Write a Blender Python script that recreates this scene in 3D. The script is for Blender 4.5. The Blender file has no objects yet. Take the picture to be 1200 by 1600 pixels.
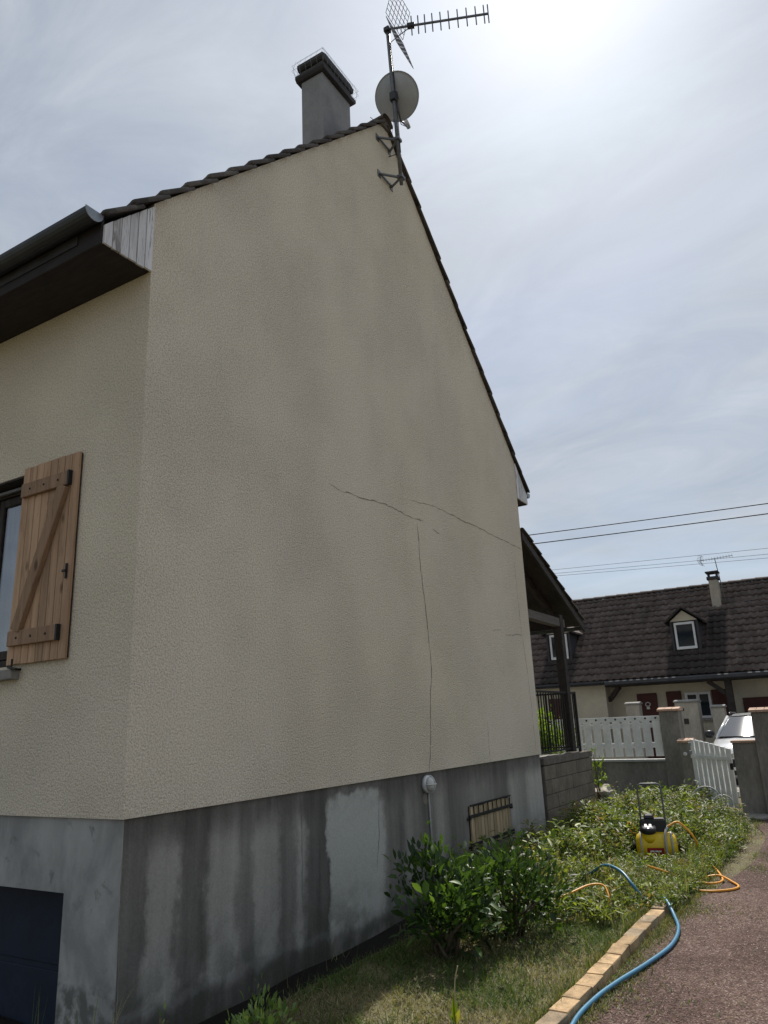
import bpy, bmesh, math, random
import numpy as np
from mathutils import Vector, Matrix
random.seed(11)
rng = np.random.default_rng(11)
S = bpy.context.scene
COL = S.collection
R = math.radians

# ------------------------------------------------------------------ camera
F_PX, PITCH, ROLL, YAW = 1163.576, R(15.974), R(-2.460), R(30.684)
CAM = Vector((3.944, -3.35, 1.6))
fw = Vector((-math.sin(YAW) * math.cos(PITCH), math.cos(YAW) * math.cos(PITCH), math.sin(PITCH)))
r0 = fw.cross(Vector((0, 0, 1))).normalized()
u0 = r0.cross(fw)
rt = r0 * math.cos(ROLL) + u0 * math.sin(ROLL)
up = u0 * math.cos(ROLL) - r0 * math.sin(ROLL)
cd = bpy.data.cameras.new('camera')
cam = bpy.data.objects.new('camera', cd)
COL.objects.link(cam)
cd.sensor_fit = 'VERTICAL'
cd.sensor_height = 24.0
cd.sensor_width = 18.0
cd.lens = 24.0 * F_PX / 1600.0
cd.clip_start = 0.05
cd.clip_end = 3000
cam.matrix_world = Matrix(((rt.x, up.x, -fw.x, CAM.x), (rt.y, up.y, -fw.y, CAM.y), (rt.z, up.z, -fw.z, CAM.z), (0, 0, 0, 1)))
S.camera = cam

# ------------------------------------------------------------------ sky and sun
SUN_EL, SUN_AZ = R(50.5), R(-12.0)            # azimuth from +Y towards +X
SUN = Vector((math.sin(SUN_AZ) * math.cos(SUN_EL), math.cos(SUN_AZ) * math.cos(SUN_EL), math.sin(SUN_EL)))
W = bpy.data.worlds.new('World')
S.world = W
W.use_nodes = True
wt = W.node_tree
for n in list(wt.nodes):
    wt.nodes.remove(n)


def wn(t, **k):
    n = wt.nodes.new(t)
    for a, b in k.items():
        setattr(n, a, b)
    return n


def wmath(op, a, b=None, clamp=False):
    n = wn('ShaderNodeMath', operation=op, use_clamp=clamp)
    for i, v in enumerate((a, b)):
        if v is None:
            continue
        if isinstance(v, (int, float)):
            n.inputs[i].default_value = v
        else:
            wt.links.new(v, n.inputs[i])
    return n.outputs[0]


wo = wn('ShaderNodeOutputWorld')
bg = wn('ShaderNodeBackground')
bg.inputs['Strength'].default_value = 0.0745
sky = wn('ShaderNodeTexSky', sky_type='NISHITA', sun_disc=False)
sky.sun_elevation = SUN_EL
sky.sun_rotation = SUN_AZ
sky.air_density = 1.0
sky.dust_density = 0.8
sky.ozone_density = 1.5
tc = wn('ShaderNodeTexCoord')
dt = wn('ShaderNodeVectorMath', operation='DOT_PRODUCT')
wt.links.new(tc.outputs['Generated'], dt.inputs[0])
dt.inputs[1].default_value = SUN
dot = wmath('MAXIMUM', dt.outputs['Value'], 0.0)
# thin veil of high cloud: sheet coordinates = direction / (height + c)
sep = wn('ShaderNodeSeparateXYZ')
wt.links.new(tc.outputs['Generated'], sep.inputs[0])
hz = wmath('ADD', wmath('MAXIMUM', sep.outputs[2], 0.0), 0.22)
cmb = wn('ShaderNodeCombineXYZ')
wt.links.new(wmath('DIVIDE', sep.outputs[0], hz), cmb.inputs[0])
wt.links.new(wmath('DIVIDE', sep.outputs[1], hz), cmb.inputs[1])
mp = wn('ShaderNodeMapping')
mp.inputs['Rotation'].default_value = (0, 0, R(28))
mp.inputs['Scale'].default_value = (0.9, 1.7, 1)
mp.inputs['Location'].default_value = (-5.0, -2.0, 0)
wt.links.new(cmb.outputs[0], mp.inputs[0])


def wnoise(scale, det, rough, dist):
    n = wn('ShaderNodeTexNoise')
    n.inputs['Scale'].default_value = scale
    n.inputs['Detail'].default_value = det
    n.inputs['Roughness'].default_value = rough
    n.inputs['Distortion'].default_value = dist
    wt.links.new(mp.outputs[0], n.inputs['Vector'])
    return n.outputs['Fac']


n1, n2 = wnoise(0.75, 6, 0.55, 0.5), wnoise(3.0, 8, 0.62, 0.7)
cl = wmath('ADD', wmath('MULTIPLY', n1, 0.7), wmath('MULTIPLY', n2, 0.3))
mr = wn('ShaderNodeMapRange', interpolation_type='SMOOTHSTEP')
wt.links.new(cl, mr.inputs[0])
mr.inputs[1].default_value, mr.inputs[2].default_value = 0.36, 0.64
mr.inputs[3].default_value, mr.inputs[4].default_value = 0.60, 0.98
cover = mr.outputs[0]
half = wmath('MULTIPLY', wmath('ADD', dt.outputs['Value'], 1.0), 0.5)          # broad brightening of the veil towards the sun
glow = wmath('ADD', wmath('MULTIPLY', wmath('POWER', half, 1.0), 2.6), wmath('ADD', wmath('MULTIPLY', wmath('POWER', dot, 8.0), 0.9), wmath('MULTIPLY', wmath('POWER', dot, 60.0), 3.2)))
bright = wmath('ADD', wmath('ADD', glow, 2.2), wmath('MULTIPLY', wmath('SUBTRACT', n2, 0.5), 3.6))
cc = wn('ShaderNodeMix', data_type='RGBA', blend_type='MULTIPLY')
cc.inputs[0].default_value = 1.0
cc.inputs[6].default_value = (0.90, 0.975, 1.075, 1)
wt.links.new(bright, cc.inputs[7])
mixs = wn('ShaderNodeMix', data_type='RGBA')
wt.links.new(cover, mixs.inputs[0])
wt.links.new(sky.outputs[0], mixs.inputs[6])
wt.links.new(cc.outputs[2], mixs.inputs[7])
wt.links.new(mixs.outputs[2], bg.inputs[0])
wt.links.new(bg.outputs[0], wo.inputs[0])

sd = bpy.data.lights.new('sun', 'SUN')
sd.energy = 3.15
sd.angle = R(0.6)
sd.color = (1.0, 0.94, 0.85)
so = bpy.data.objects.new('sun', sd)
COL.objects.link(so)
so.rotation_euler = SUN.to_track_quat('Z', 'Y').to_euler()

S.view_settings.view_transform = 'Standard'
S.view_settings.look = 'None'
S.view_settings.exposure = 0.65
S.view_settings.gamma = 1.0
S.view_settings.use_curve_mapping = False


# ------------------------------------------------------------------ material helpers
class G:
    """small node graph builder"""

    def __init__(s, name):
        s.m = bpy.data.materials.new(name)
        s.m.use_nodes = True
        s.t = s.m.node_tree
        s.t.nodes.clear()
        s.out = s.t.nodes.new('ShaderNodeOutputMaterial')

    def n(s, t, **k):
        x = s.t.nodes.new(t)
        for a, b in k.items():
            setattr(x, a, b)
        return x

    def set(s, inp, v):
        if isinstance(v, bpy.types.NodeSocket):
            s.t.links.new(v, inp)
        elif isinstance(v, (tuple, list)) and len(v) == 3 and inp.type == 'RGBA':
            inp.default_value = (*v, 1)
        else:
            inp.default_value = v

    def pos(s, scale=(1, 1, 1), rot=(0, 0, 0), obj=False):
        o = s.n('ShaderNodeTexCoord').outputs['Object'] if obj else s.n('ShaderNodeNewGeometry').outputs['Position']
        mpn = s.n('ShaderNodeMapping')
        s.set(mpn.inputs[0], o)
        mpn.inputs['Scale'].default_value = scale
        mpn.inputs['Rotation'].default_value = rot
        return mpn.outputs[0]

    def noise(s, vec, scale=1., det=4., rough=.55, dist=0.):
        x = s.n('ShaderNodeTexNoise')
        s.set(x.inputs['Vector'], vec)
        for a, b in (('Scale', scale), ('Detail', det), ('Roughness', rough), ('Distortion', dist)):
            x.inputs[a].default_value = b
        return x.outputs['Fac']

    def vor(s, vec, scale=1., feat='F1'):
        x = s.n('ShaderNodeTexVoronoi', feature=feat)
        s.set(x.inputs['Vector'], vec)
        x.inputs['Scale'].default_value = scale
        return x.outputs['Distance']

    def math(s, op, a, b=0., clamp=False):
        x = s.n('ShaderNodeMath', operation=op, use_clamp=clamp)
        s.set(x.inputs[0], a)
        s.set(x.inputs[1], b)
        return x.outputs[0]

    def rng(s, f, a, b, c=0., d=1., smooth=True):
        x = s.n('ShaderNodeMapRange', interpolation_type='SMOOTHSTEP' if smooth else 'LINEAR')
        s.set(x.inputs[0], f)
        for i, v in enumerate((a, b, c, d)):
            x.inputs[i + 1].default_value = v
        return x.outputs[0]

    def ramp(s, f, stops, interp='LINEAR'):
        x = s.n('ShaderNodeValToRGB')
        s.set(x.inputs[0], f)
        e = x.color_ramp
        e.interpolation = interp
        while len(e.elements) < len(stops):
            e.elements.new(0.5)
        for el, (p, c) in zip(e.elements, stops):
            el.position = p
            el.color = (*c, 1) if isinstance(c, (tuple, list)) else (c, c, c, 1)
        return x.outputs[0]

    def mix(s, f, a, b, mode='MIX'):
        x = s.n('ShaderNodeMix', data_type='RGBA', blend_type=mode)
        s.set(x.inputs[0], f)
        s.set(x.inputs[6], a)
        s.set(x.inputs[7], b)
        return x.outputs[2]

    def xyz(s, vec):
        x = s.n('ShaderNodeSeparateXYZ')
        s.set(x.inputs[0], vec)
        return x.outputs

    def bump(s, h, strength=.5, dist=.01, nrm=None):
        x = s.n('ShaderNodeBump')
        s.set(x.inputs['Height'], h)
        s.set(x.inputs['Strength'], strength)
        x.inputs['Distance'].default_value = dist
        if nrm is not None:
            s.set(x.inputs['Normal'], nrm)
        return x.outputs[0]

    def rand(s):
        return s.n('ShaderNodeObjectInfo').outputs['Random']

    def bsdf(s, col, rough=.8, spec=.3, metal=0., nrm=None, trans=0., coat=0.):
        b = s.n('ShaderNodeBsdfPrincipled')
        s.set(b.inputs['Base Color'], col)
        s.set(b.inputs['Roughness'], rough)
        b.inputs['Specular IOR Level'].default_value = spec
        b.inputs['Metallic'].default_value = metal
        b.inputs['Coat Weight'].default_value = coat
        b.inputs['Transmission Weight'].default_value = trans
        if nrm is not None:
            s.set(b.inputs['Normal'], nrm)
        s.t.links.new(b.outputs[0], s.out.inputs[0])
        return b

    def trans(s, b, col, f):
        t = s.n('ShaderNodeBsdfTranslucent')
        s.set(t.inputs[0], col)
        mx = s.n('ShaderNodeMixShader')
        mx.inputs[0].default_value = f
        s.t.links.new(b.outputs[0], mx.inputs[1])
        s.t.links.new(t.outputs[0], mx.inputs[2])
        s.t.links.new(mx.outputs[0], s.out.inputs[0])


M = {}


def plain(name, col, rough=.7, spec=.3, metal=0., var=.25, vs=6., bump=0., bs=60., bd=.003, obj_rand=0., coat=0., stretch=(1, 1, 1)):
    """colour with worn blotches, fine grain and a bump"""
    g = G(name)
    p = g.pos(stretch)
    a = g.noise(p, vs, 6, .6)
    b = g.noise(p, vs * 9, 4, .6)
    f = g.math('ADD', g.math('MULTIPLY', a, .65), g.math('MULTIPLY', b, .35))
    c = g.mix(g.rng(f, .3, .7), tuple(x * (1 - var) for x in col), tuple(min(1, x * (1 + var)) for x in col))
    if obj_rand:
        v = g.math('ADD', g.math('MULTIPLY', g.rand(), 2 * obj_rand), 1 - obj_rand)
        c = g.mix(1.0, c, v, 'MULTIPLY')
    nrm = g.bump(g.noise(p, bs, 4, .6), bump, bd) if bump else None
    g.bsdf(c, rough, spec, metal, nrm, coat=coat)
    M[name] = g.m
    return g.m


def make_render():
    g = G('roughcast')
    p = g.pos()
    streak = g.noise(g.pos((1, 1.2, .22)), 1.1, 6, .6, .3)
    big = g.noise(p, .38, 3, .5, .3)
    z = g.xyz(p)[2]
    c = g.mix(g.rng(streak, .30, .72), (.88, .795, .665), (.91, .83, .69))
    c = g.mix(g.rng(big, .42, .66, 0, .5), c, (.90, .80, .615))
    # faint grey run-off staining under the verge, thinning downwards
    run = g.math('MULTIPLY', g.rng(g.noise(g.pos((1, 2.0, .14)), 2.2, 6, .65, .2), .50, .76), g.rng(z, 2.5, 7.6, .10, .45))
    c = g.mix(run, c, (.74, .70, .64))
    v = g.vor(p, 70)
    gr = g.noise(p, 72, 3, .7)
    fine = g.noise(p, 130, 2, .6)
    pit = g.math('ADD', g.math('MULTIPLY', g.rng(gr, .36, .60), .7), g.math('MULTIPLY', g.rng(fine, .36, .64), .3))
    c = g.mix(pit, g.mix(1.0, c, (.68, .665, .64), 'MULTIPLY'), g.mix(1.0, c, (1.06, 1.06, 1.06), 'MULTIPLY'))
    h = g.math('ADD', g.math('MULTIPLY', gr, 1.0), g.math('MULTIPLY', v, -.35))
    nr = g.bump(h, g.rng(g.noise(p, .9, 3, .5), .35, .65, .65, 1.0), .017)
    g.bsdf(c, .95, .12, 0, nr)
    M['roughcast'] = g.m


def make_plinth():
    g = G('plinth_cement')
    p = g.pos()
    x, y, z = g.xyz(p)
    wob = g.math('MULTIPLY', g.math('SUBTRACT', g.noise(g.pos((1, 1, .8)), 3.5, 6, .65), .5), .26)
    wob2 = g.math('MULTIPLY', g.math('SUBTRACT', g.noise(p, 14, 4, .6), .5), .06)
    yy = g.math('DIVIDE', g.math('ADD', g.math('ADD', y, wob), wob2), 7.5)
    D, L, Mi, B = .16, .62, .36, .95
    seq = [(0, .2), (.12, .14), (.20, D), (.27, L), (.46, L), (.52, D), (.72, .1), (.80, L), (1.03, L), (1.10, .3), (1.22, .26), (1.27, .66), (1.50, .6),
           (1.56, D), (1.72, .3), (1.79, .7), (1.84, .55), (1.90, D), (2.17, .06), (2.21, B), (3.05, .85), (3.12, .35), (3.4, .1), (3.55, .5), (3.9, .1), (4.25, .55), (4.5, .12), (5.15, .45), (6.1, .15), (6.3, .75), (6.7, .4), (6.9, .85)]
    base = g.ramp(yy, [(a / 7.5, b) for a, b in seq])
    zz = g.math('ADD', z, g.math('MULTIPLY', wob, .9))
    top = g.rng(zz, .80, 1.06, 1, .22)                    # patches end ragged below the render
    zy = g.math('ADD', zz, g.math('MULTIPLY', g.math('SUBTRACT', y, 2.6), 0.0))
    foot = g.rng(zy, -.09, .03, .15, 1)                    # dark damp foot
    f = g.math('MULTIPLY', g.math('MULTIPLY', base, top), foot)
    big = g.math('MULTIPLY', g.math('MULTIPLY', g.rng(yy, 2.17 / 7.5, 2.26 / 7.5), g.rng(yy, 2.96 / 7.5, 3.14 / 7.5, 1, 0)), g.math('MULTIPLY', foot, g.rng(zz, 1.0, 1.06, 1, 0)))
    st = g.noise(g.pos((1, 3, .22)), 3.2, 6, .65)
    f = g.math('ADD', f, g.math('MULTIPLY', g.math('SUBTRACT', st, .49), .5), True)
    c = g.mix(f, (.105, .098, .090), (.55, .53, .485))
    c = g.mix(g.math('MULTIPLY', big, g.rng(g.noise(p, 6, 5, .65), .25, .6, .55, 1.0)), c, (.51, .515, .475))
    c = g.mix(g.math('MULTIPLY', g.rng(zy, -.2, .5, .6, 0), g.rng(g.noise(p, 5), .4, .6)), c, (.075, .085, .06))
    edge = g.math('MULTIPLY', g.rng(zy, -.045, -.012), g.rng(zy, .0, .03, 1, 0))
    c = g.mix(g.math('MULTIPLY', edge, .25), c, (.30, .30, .29))
    fine = g.noise(p, 60, 4, .7)
    c = g.mix(.3, c, g.mix(1, c, g.ramp(fine, [(.3, .55), (.7, 1.35)]), 'MULTIPLY'))
    nr = g.bump(fine, .35, .004, g.bump(g.noise(p, 7, 5, .6), .35, .02))
    g.bsdf(c, .85, .25, 0, nr)
    M['plinth_cement'] = g.m
    g = G('plinth_front')
    p = g.pos()
    a = g.noise(g.pos((1, 1, .6)), 2.2, 6, .65, .4)
    c = g.mix(g.rng(a, .35, .66), (.29, .295, .29), (.47, .475, .465))
    b = g.noise(p, 6.5, 5, .6, .6)
    c = g.mix(g.rng(b, .58, .7, 0, .6), c, (.13, .14, .135))
    z = g.xyz(p)[2]
    c = g.mix(g.math('MULTIPLY', g.rng(z, .1, .28, 1, 0), g.rng(g.noise(p, 9, 5, .6), .38, .62)), c, (.16, .165, .155))
    fine = g.noise(p, 70, 4, .7)
    g.bsdf(c, .85, .25, 0, g.bump(fine, .4, .004))
    M['plinth_front'] = g.m


def make_wood(name, ca, cb, dark, scale=1., axis=2, rough=.75, knots=True, orand=.2, peel=False):
    g = G(name)
    sc = [9., 9., 9.]
    sc[axis] = .7
    p = g.pos(tuple(v * scale for v in sc))
    r = g.rand()
    off = g.n('ShaderNodeVectorMath', operation='ADD')
    g.set(off.inputs[0], p)
    cx = g.n('ShaderNodeCombineXYZ')
    for i in range(3):
        g.set(cx.inputs[i], g.math('MULTIPLY', r, 37. + 11 * i))
    g.set(off.inputs[1], cx.outputs[0])
    p2 = off.outputs[0]
    a = g.noise(p2, 1.2, 6, .65, 1.2)
    b = g.noise(p2, 7, 4, .7, .5)
    c = g.mix(g.rng(a, .3, .7), ca, cb)
    c = g.mix(g.rng(b, .52, .75, 0, .55), c, dark)
    if peel:
        pe = g.noise(p2, 2.2, 7, .7, .6)
        c = g.mix(g.rng(pe, .55, .64, 0, .85), c, g.mix(b, (.14, .12, .11), (.32, .29, .27)))
    if knots:
        sk = [3.2] * 3
        sk[axis] = 1.6
        off2 = g.n('ShaderNodeVectorMath', operation='ADD')
        g.set(off2.inputs[0], g.pos(tuple(sk)))
        g.set(off2.inputs[1], cx.outputs[0])
        v = g.vor(off2.outputs[0], 1.5)
        c = g.mix(g.rng(v, .05, .15, .8, 0), c, dark)
    c = g.mix(1, c, g.math('ADD', g.math('MULTIPLY', r, 2 * orand), 1 - orand), 'MULTIPLY')
    g.bsdf(c, rough, .3, 0, g.bump(b, .4, .003))
    M[name] = g.m


def make_tile(name, ca, cb, lichen, orand=.25, dark_x=None):
    g = G(name)
    p = g.pos()
    a = g.noise(p, 3.5, 6, .65)
    b = g.noise(p, 26, 5, .7)
    c = g.mix(g.rng(a, .35, .65), ca, cb)
    c = g.mix(g.rng(b, .56, .72, 0, .65), c, lichen)
    vc = g.n('ShaderNodeTexVoronoi')
    g.set(vc.inputs['Vector'], p)
    vc.inputs['Scale'].default_value = 4.5
    c = g.mix(.5, c, g.mix(1, c, g.ramp(g.xyz(vc.outputs['Color'])[0], [(0, .55), (1, 1.55)]), 'MULTIPLY'))
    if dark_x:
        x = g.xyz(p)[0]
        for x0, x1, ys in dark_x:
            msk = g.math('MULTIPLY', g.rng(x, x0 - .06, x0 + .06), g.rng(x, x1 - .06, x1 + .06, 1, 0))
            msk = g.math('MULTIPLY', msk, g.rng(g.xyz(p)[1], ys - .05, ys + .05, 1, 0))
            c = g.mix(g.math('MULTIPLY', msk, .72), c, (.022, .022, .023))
    if orand:
        c = g.mix(1, c, g.math('ADD', g.math('MULTIPLY', g.rand(), 2 * orand), 1 - orand), 'MULTIPLY')
    g.bsdf(c, .85, .25, 0, g.bump(b, .4, .006))
    M[name] = g.m


def make_drive():
    g = G('red_gravel')
    p = g.pos()
    a = g.noise(p, .9, 5, .6, .3)
    b = g.noise(p, 9, 5, .65)
    v = g.n('ShaderNodeTexVoronoi')
    g.set(v.inputs['Vector'], p)
    v.inputs['Scale'].default_value = 120
    cell = g.xyz(v.outputs['Color'])[0]
    c = g.ramp(cell, [(0, (.066, .044, .038)), (.35, (.132, .083, .070)), (.7, (.185, .122, .10)), (.93, (.28, .205, .175)), (1, (.40, .34, .30))])
    c = g.mix(g.rng(a, .36, .62, 0, .75), c, g.mix(1, c, (.55, .50, .52), 'MULTIPLY'))
    a2 = g.noise(p, 3.2, 6, .7, .6)
    c = g.mix(g.rng(a2, .52, .70, 0, .6), c, g.mix(1, c, (.60, .56, .55), 'MULTIPLY'))
    a3 = g.noise(p, 22, 4, .7)
    c = g.mix(.55, c, g.mix(1, c, g.ramp(a3, [(.3, .5), (.7, 1.5)]), 'MULTIPLY'))
    c = g.mix(g.rng(b, .6, .74, 0, .55), c, (.105, .10, .062))
    h = g.math('ADD', g.math('MULTIPLY', v.outputs['Distance'], -1.2), g.math('MULTIPLY', b, .6))
    g.bsdf(c, .92, .2, 0, g.bump(h, .9, .01))
    M['red_gravel'] = g.m
    g = G('soil_grass')
    p = g.pos()
    a = g.noise(p, 1.6, 6, .6)
    b = g.noise(p, 40, 4, .7)
    c = g.mix(g.rng(a, .38, .62), (.15, .125, .08), (.20, .185, .10))
    c = g.mix(g.rng(b, .4, .7, 0, .8), c, (.055, .05, .033))
    x, y, z = g.xyz(p)
    c = g.mix(g.math('MULTIPLY', g.rng(z, -.10, -.02, 1, 0), g.rng(y, -.35, .05)), c, (.018, .016, .014))
    g.bsdf(c, .95, .15, 0, g.bump(b, .8, .02))
    M['soil_grass'] = g.m


def make_leaf(name, rough=.45, spec=.5, tr=.35, tint=(1.25, 1.25, .55)):
    g = G(name)
    at = g.n('ShaderNodeVertexColor', layer_name='Col')
    c = at.outputs[0]
    b = g.bsdf(c, rough, spec)
    g.trans(b, g.mix(1, c, tint, 'MULTIPLY'), tr)
    M[name] = g.m


make_render()
make_plinth()
make_drive()
make_wood('shutter_wood', (.40, .26, .165), (.57, .385, .25), (.11, .065, .04), 1., 2)
make_wood('brace_wood', (.28, .175, .11), (.42, .27, .175), (.08, .045, .028), 1., 2)
make_wood('white_board', (.62, .62, .64), (.80, .80, .81), (.20, .18, .18), 1.3, 2, knots=False, orand=.15, peel=True)
make_wood('vent_wood', (.36, .27, .16), (.52, .42, .27), (.12, .08, .05), 1.2, 2, orand=.25)
make_wood('dark_timber', (.032, .026, .024), (.06, .05, .044), (.015, .013, .012), 1., 1, knots=False)
make_wood('grey_timber', (.12, .105, .09), (.19, .17, .15), (.05, .045, .04), 1., 1, knots=False)
make_tile('brown_tile', (.085, .076, .072), (.125, .112, .104), (.19, .18, .165))
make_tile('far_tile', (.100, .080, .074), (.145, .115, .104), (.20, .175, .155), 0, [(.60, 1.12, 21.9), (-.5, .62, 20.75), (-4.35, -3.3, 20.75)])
make_leaf('laurel_leaf', .48, .42, .32)
make_leaf('weed_leaf', .50, .42, .40)
make_leaf('grass_blade', .6, .3, .35)
plain('cement', (.30, .29, .27), .9, .2, var=.32, vs=2.2, bump=.4, bs=50, bd=.005)
plain('pillar_cement', (.235, .225, .205), .9, .2, var=.35, vs=3.0, bump=.4, bs=45, bd=.006, stretch=(1, 1, .4))
plain('block_cement', (.225, .19, .155), .95, .15, var=.28, vs=4, bump=.7, bs=70, bd=.006, obj_rand=.08)
plain('mortar', (.175, .155, .135), .95, .15, var=.25, vs=8, bump=.5, bs=60)
plain('chimney_render', (.30, .30, .31), .9, .2, var=.16, vs=4, bump=.6, bs=60, bd=.008)
plain('dark_slate', (.055, .055, .06), .8, .3, var=.3)
plain('soffit_paint', (.035, .03, .032), .75, .3, var=.3, vs=5, stretch=(1, 6, 6))
plain('gutter_metal', (.05, .054, .062), .5, .5, .3, var=.2)
plain('zinc', (.30, .33, .36), .5, .5, .5, var=.15)
plain('steel', (.30, .31, .32), .42, .5, .85, var=.2, vs=20)
plain('antenna_metal', (.16, .165, .175), .5, .5, .6, var=.2, vs=20)
plain('dish_paint', (.43, .46, .50), .55, .4, var=.1, vs=6)
plain('black_metal', (.018, .018, .02), .5, .4, var=.2)
plain('black_plastic', (.014, .015, .019), .38, .5, var=.15)
plain('navy_door', (.012, .022, .045), .6, .3, var=.25, vs=3)
plain('white_paint', (.70, .71, .72), .55, .4, var=.1, vs=5)
plain('picket_paint', (.80, .81, .81), .6, .3, var=.14, vs=6, obj_rand=.06)
plain('lamp_glass', (.62, .63, .60), .25, .6, var=.1, coat=.5)
plain('pvc', (.40, .41, .40), .5, .4, var=.12)
plain('brick_buff', (.44, .31, .18), .9, .2, var=.42, vs=9, bump=.6, bs=60, bd=.006, obj_rand=.22)
plain('brick_grey', (.34, .265, .18), .9, .2, var=.42, vs=9, bump=.6, bs=60, bd=.006, obj_rand=.18)
plain('cap_brick', (.52, .36, .27), .85, .2, var=.2, vs=9, bump=.4, obj_rand=.1)
plain('cream_wall', (.52, .475, .375), .9, .2, var=.12, vs=2, bump=.4, bs=50, bd=.006)
plain('cream_pillar', (.42, .385, .32), .9, .2, var=.25, vs=3.5, bump=.3, bs=40, stretch=(1, 1, .5))
plain('maroon_paint', (.075, .022, .018), .6, .35, var=.2, vs=3)
plain('yellow_plastic', (.74, .52, .015), .38, .5, var=.07, vs=4)
plain('red_label', (.33, .02, .02), .5, .4, var=.15)
plain('orange_hose', (.80, .34, .02), .42, .5, var=.1)
plain('blue_hose', (.05, .20, .34), .40, .5, var=.14)
plain('grey_hose', (.36, .37, .38), .45, .5, var=.1)
plain('car_paint', (.72, .74, .75), .22, .5, var=.03, coat=.8)
plain('tyre', (.016, .016, .017), .85, .2, var=.2)
plain('asphalt', (.055, .054, .053), .9, .2, var=.2, vs=3, bump=.5, bs=90)
plain('paving', (.30, .285, .26), .9, .2, var=.2, vs=3, bump=.3, bs=50)
plain('stone', (.50, .46, .39), .9, .2, var=.4, vs=8, bump=.8, bs=16, bd=.03)
plain('crack_dark', (.25, .225, .19), .95, .05, var=.3, vs=30)
plain('bark', (.12, .095, .065), .9, .15, var=.3, vs=20, bump=.5, bs=80)
plain('dry_stem', (.42, .36, .21), .8, .2, var=.2, vs=20)
plain('curtain', (.34, .39, .47), .9, .1, var=.1, vs=6, stretch=(8, 8, .4))
plain('wire_black', (.02, .02, .022), .6, .3, var=.1)
plain('leaf_plain', (.16, .26, .03), .5, .4, var=.2)


def make_glass(name, col, rough=.03):
    g = G(name)
    g.bsdf(col, rough, .8, 0)
    M[name] = g.m


make_glass('glass_dark', (.02, .028, .036), .04)
make_glass('headlight_glass', (.35, .38, .40), .08)
g_ = G('pane')
b_ = g_.bsdf((.9, .93, .95), .02, .5, 0, trans=.0)
tr_ = g_.n('ShaderNodeBsdfTransparent')
mx_ = g_.n('ShaderNodeMixShader')
mx_.inputs[0].default_value = .22
gl_ = g_.n('ShaderNodeBsdfGlossy')
gl_.inputs['Roughness'].default_value = .02
g_.t.links.new(tr_.outputs[0], mx_.inputs[1])
g_.t.links.new(gl_.outputs[0], mx_.inputs[2])
g_.t.links.new(mx_.outputs[0], g_.out.inputs[0])
M['pane'] = g_.m

# ------------------------------------------------------------------ object helpers
OFF = {}


def tag(o, label=None, cat=None, group=None, kind=None):
    for k, v in (('label', label), ('category', cat), ('group', group), ('kind', kind)):
        if v:
            o[k] = v
    return o


def root(name, loc, label, cat, group=None):
    o = bpy.data.objects.new(name, None)
    o.empty_display_size = .2
    COL.objects.link(o)
    o.location = loc
    OFF[o.name] = Vector(loc)
    return tag(o, label, cat, group)


def off(parent):
    return OFF.get(parent.name, Vector((0, 0, 0))) if parent else Vector((0, 0, 0))


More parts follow.
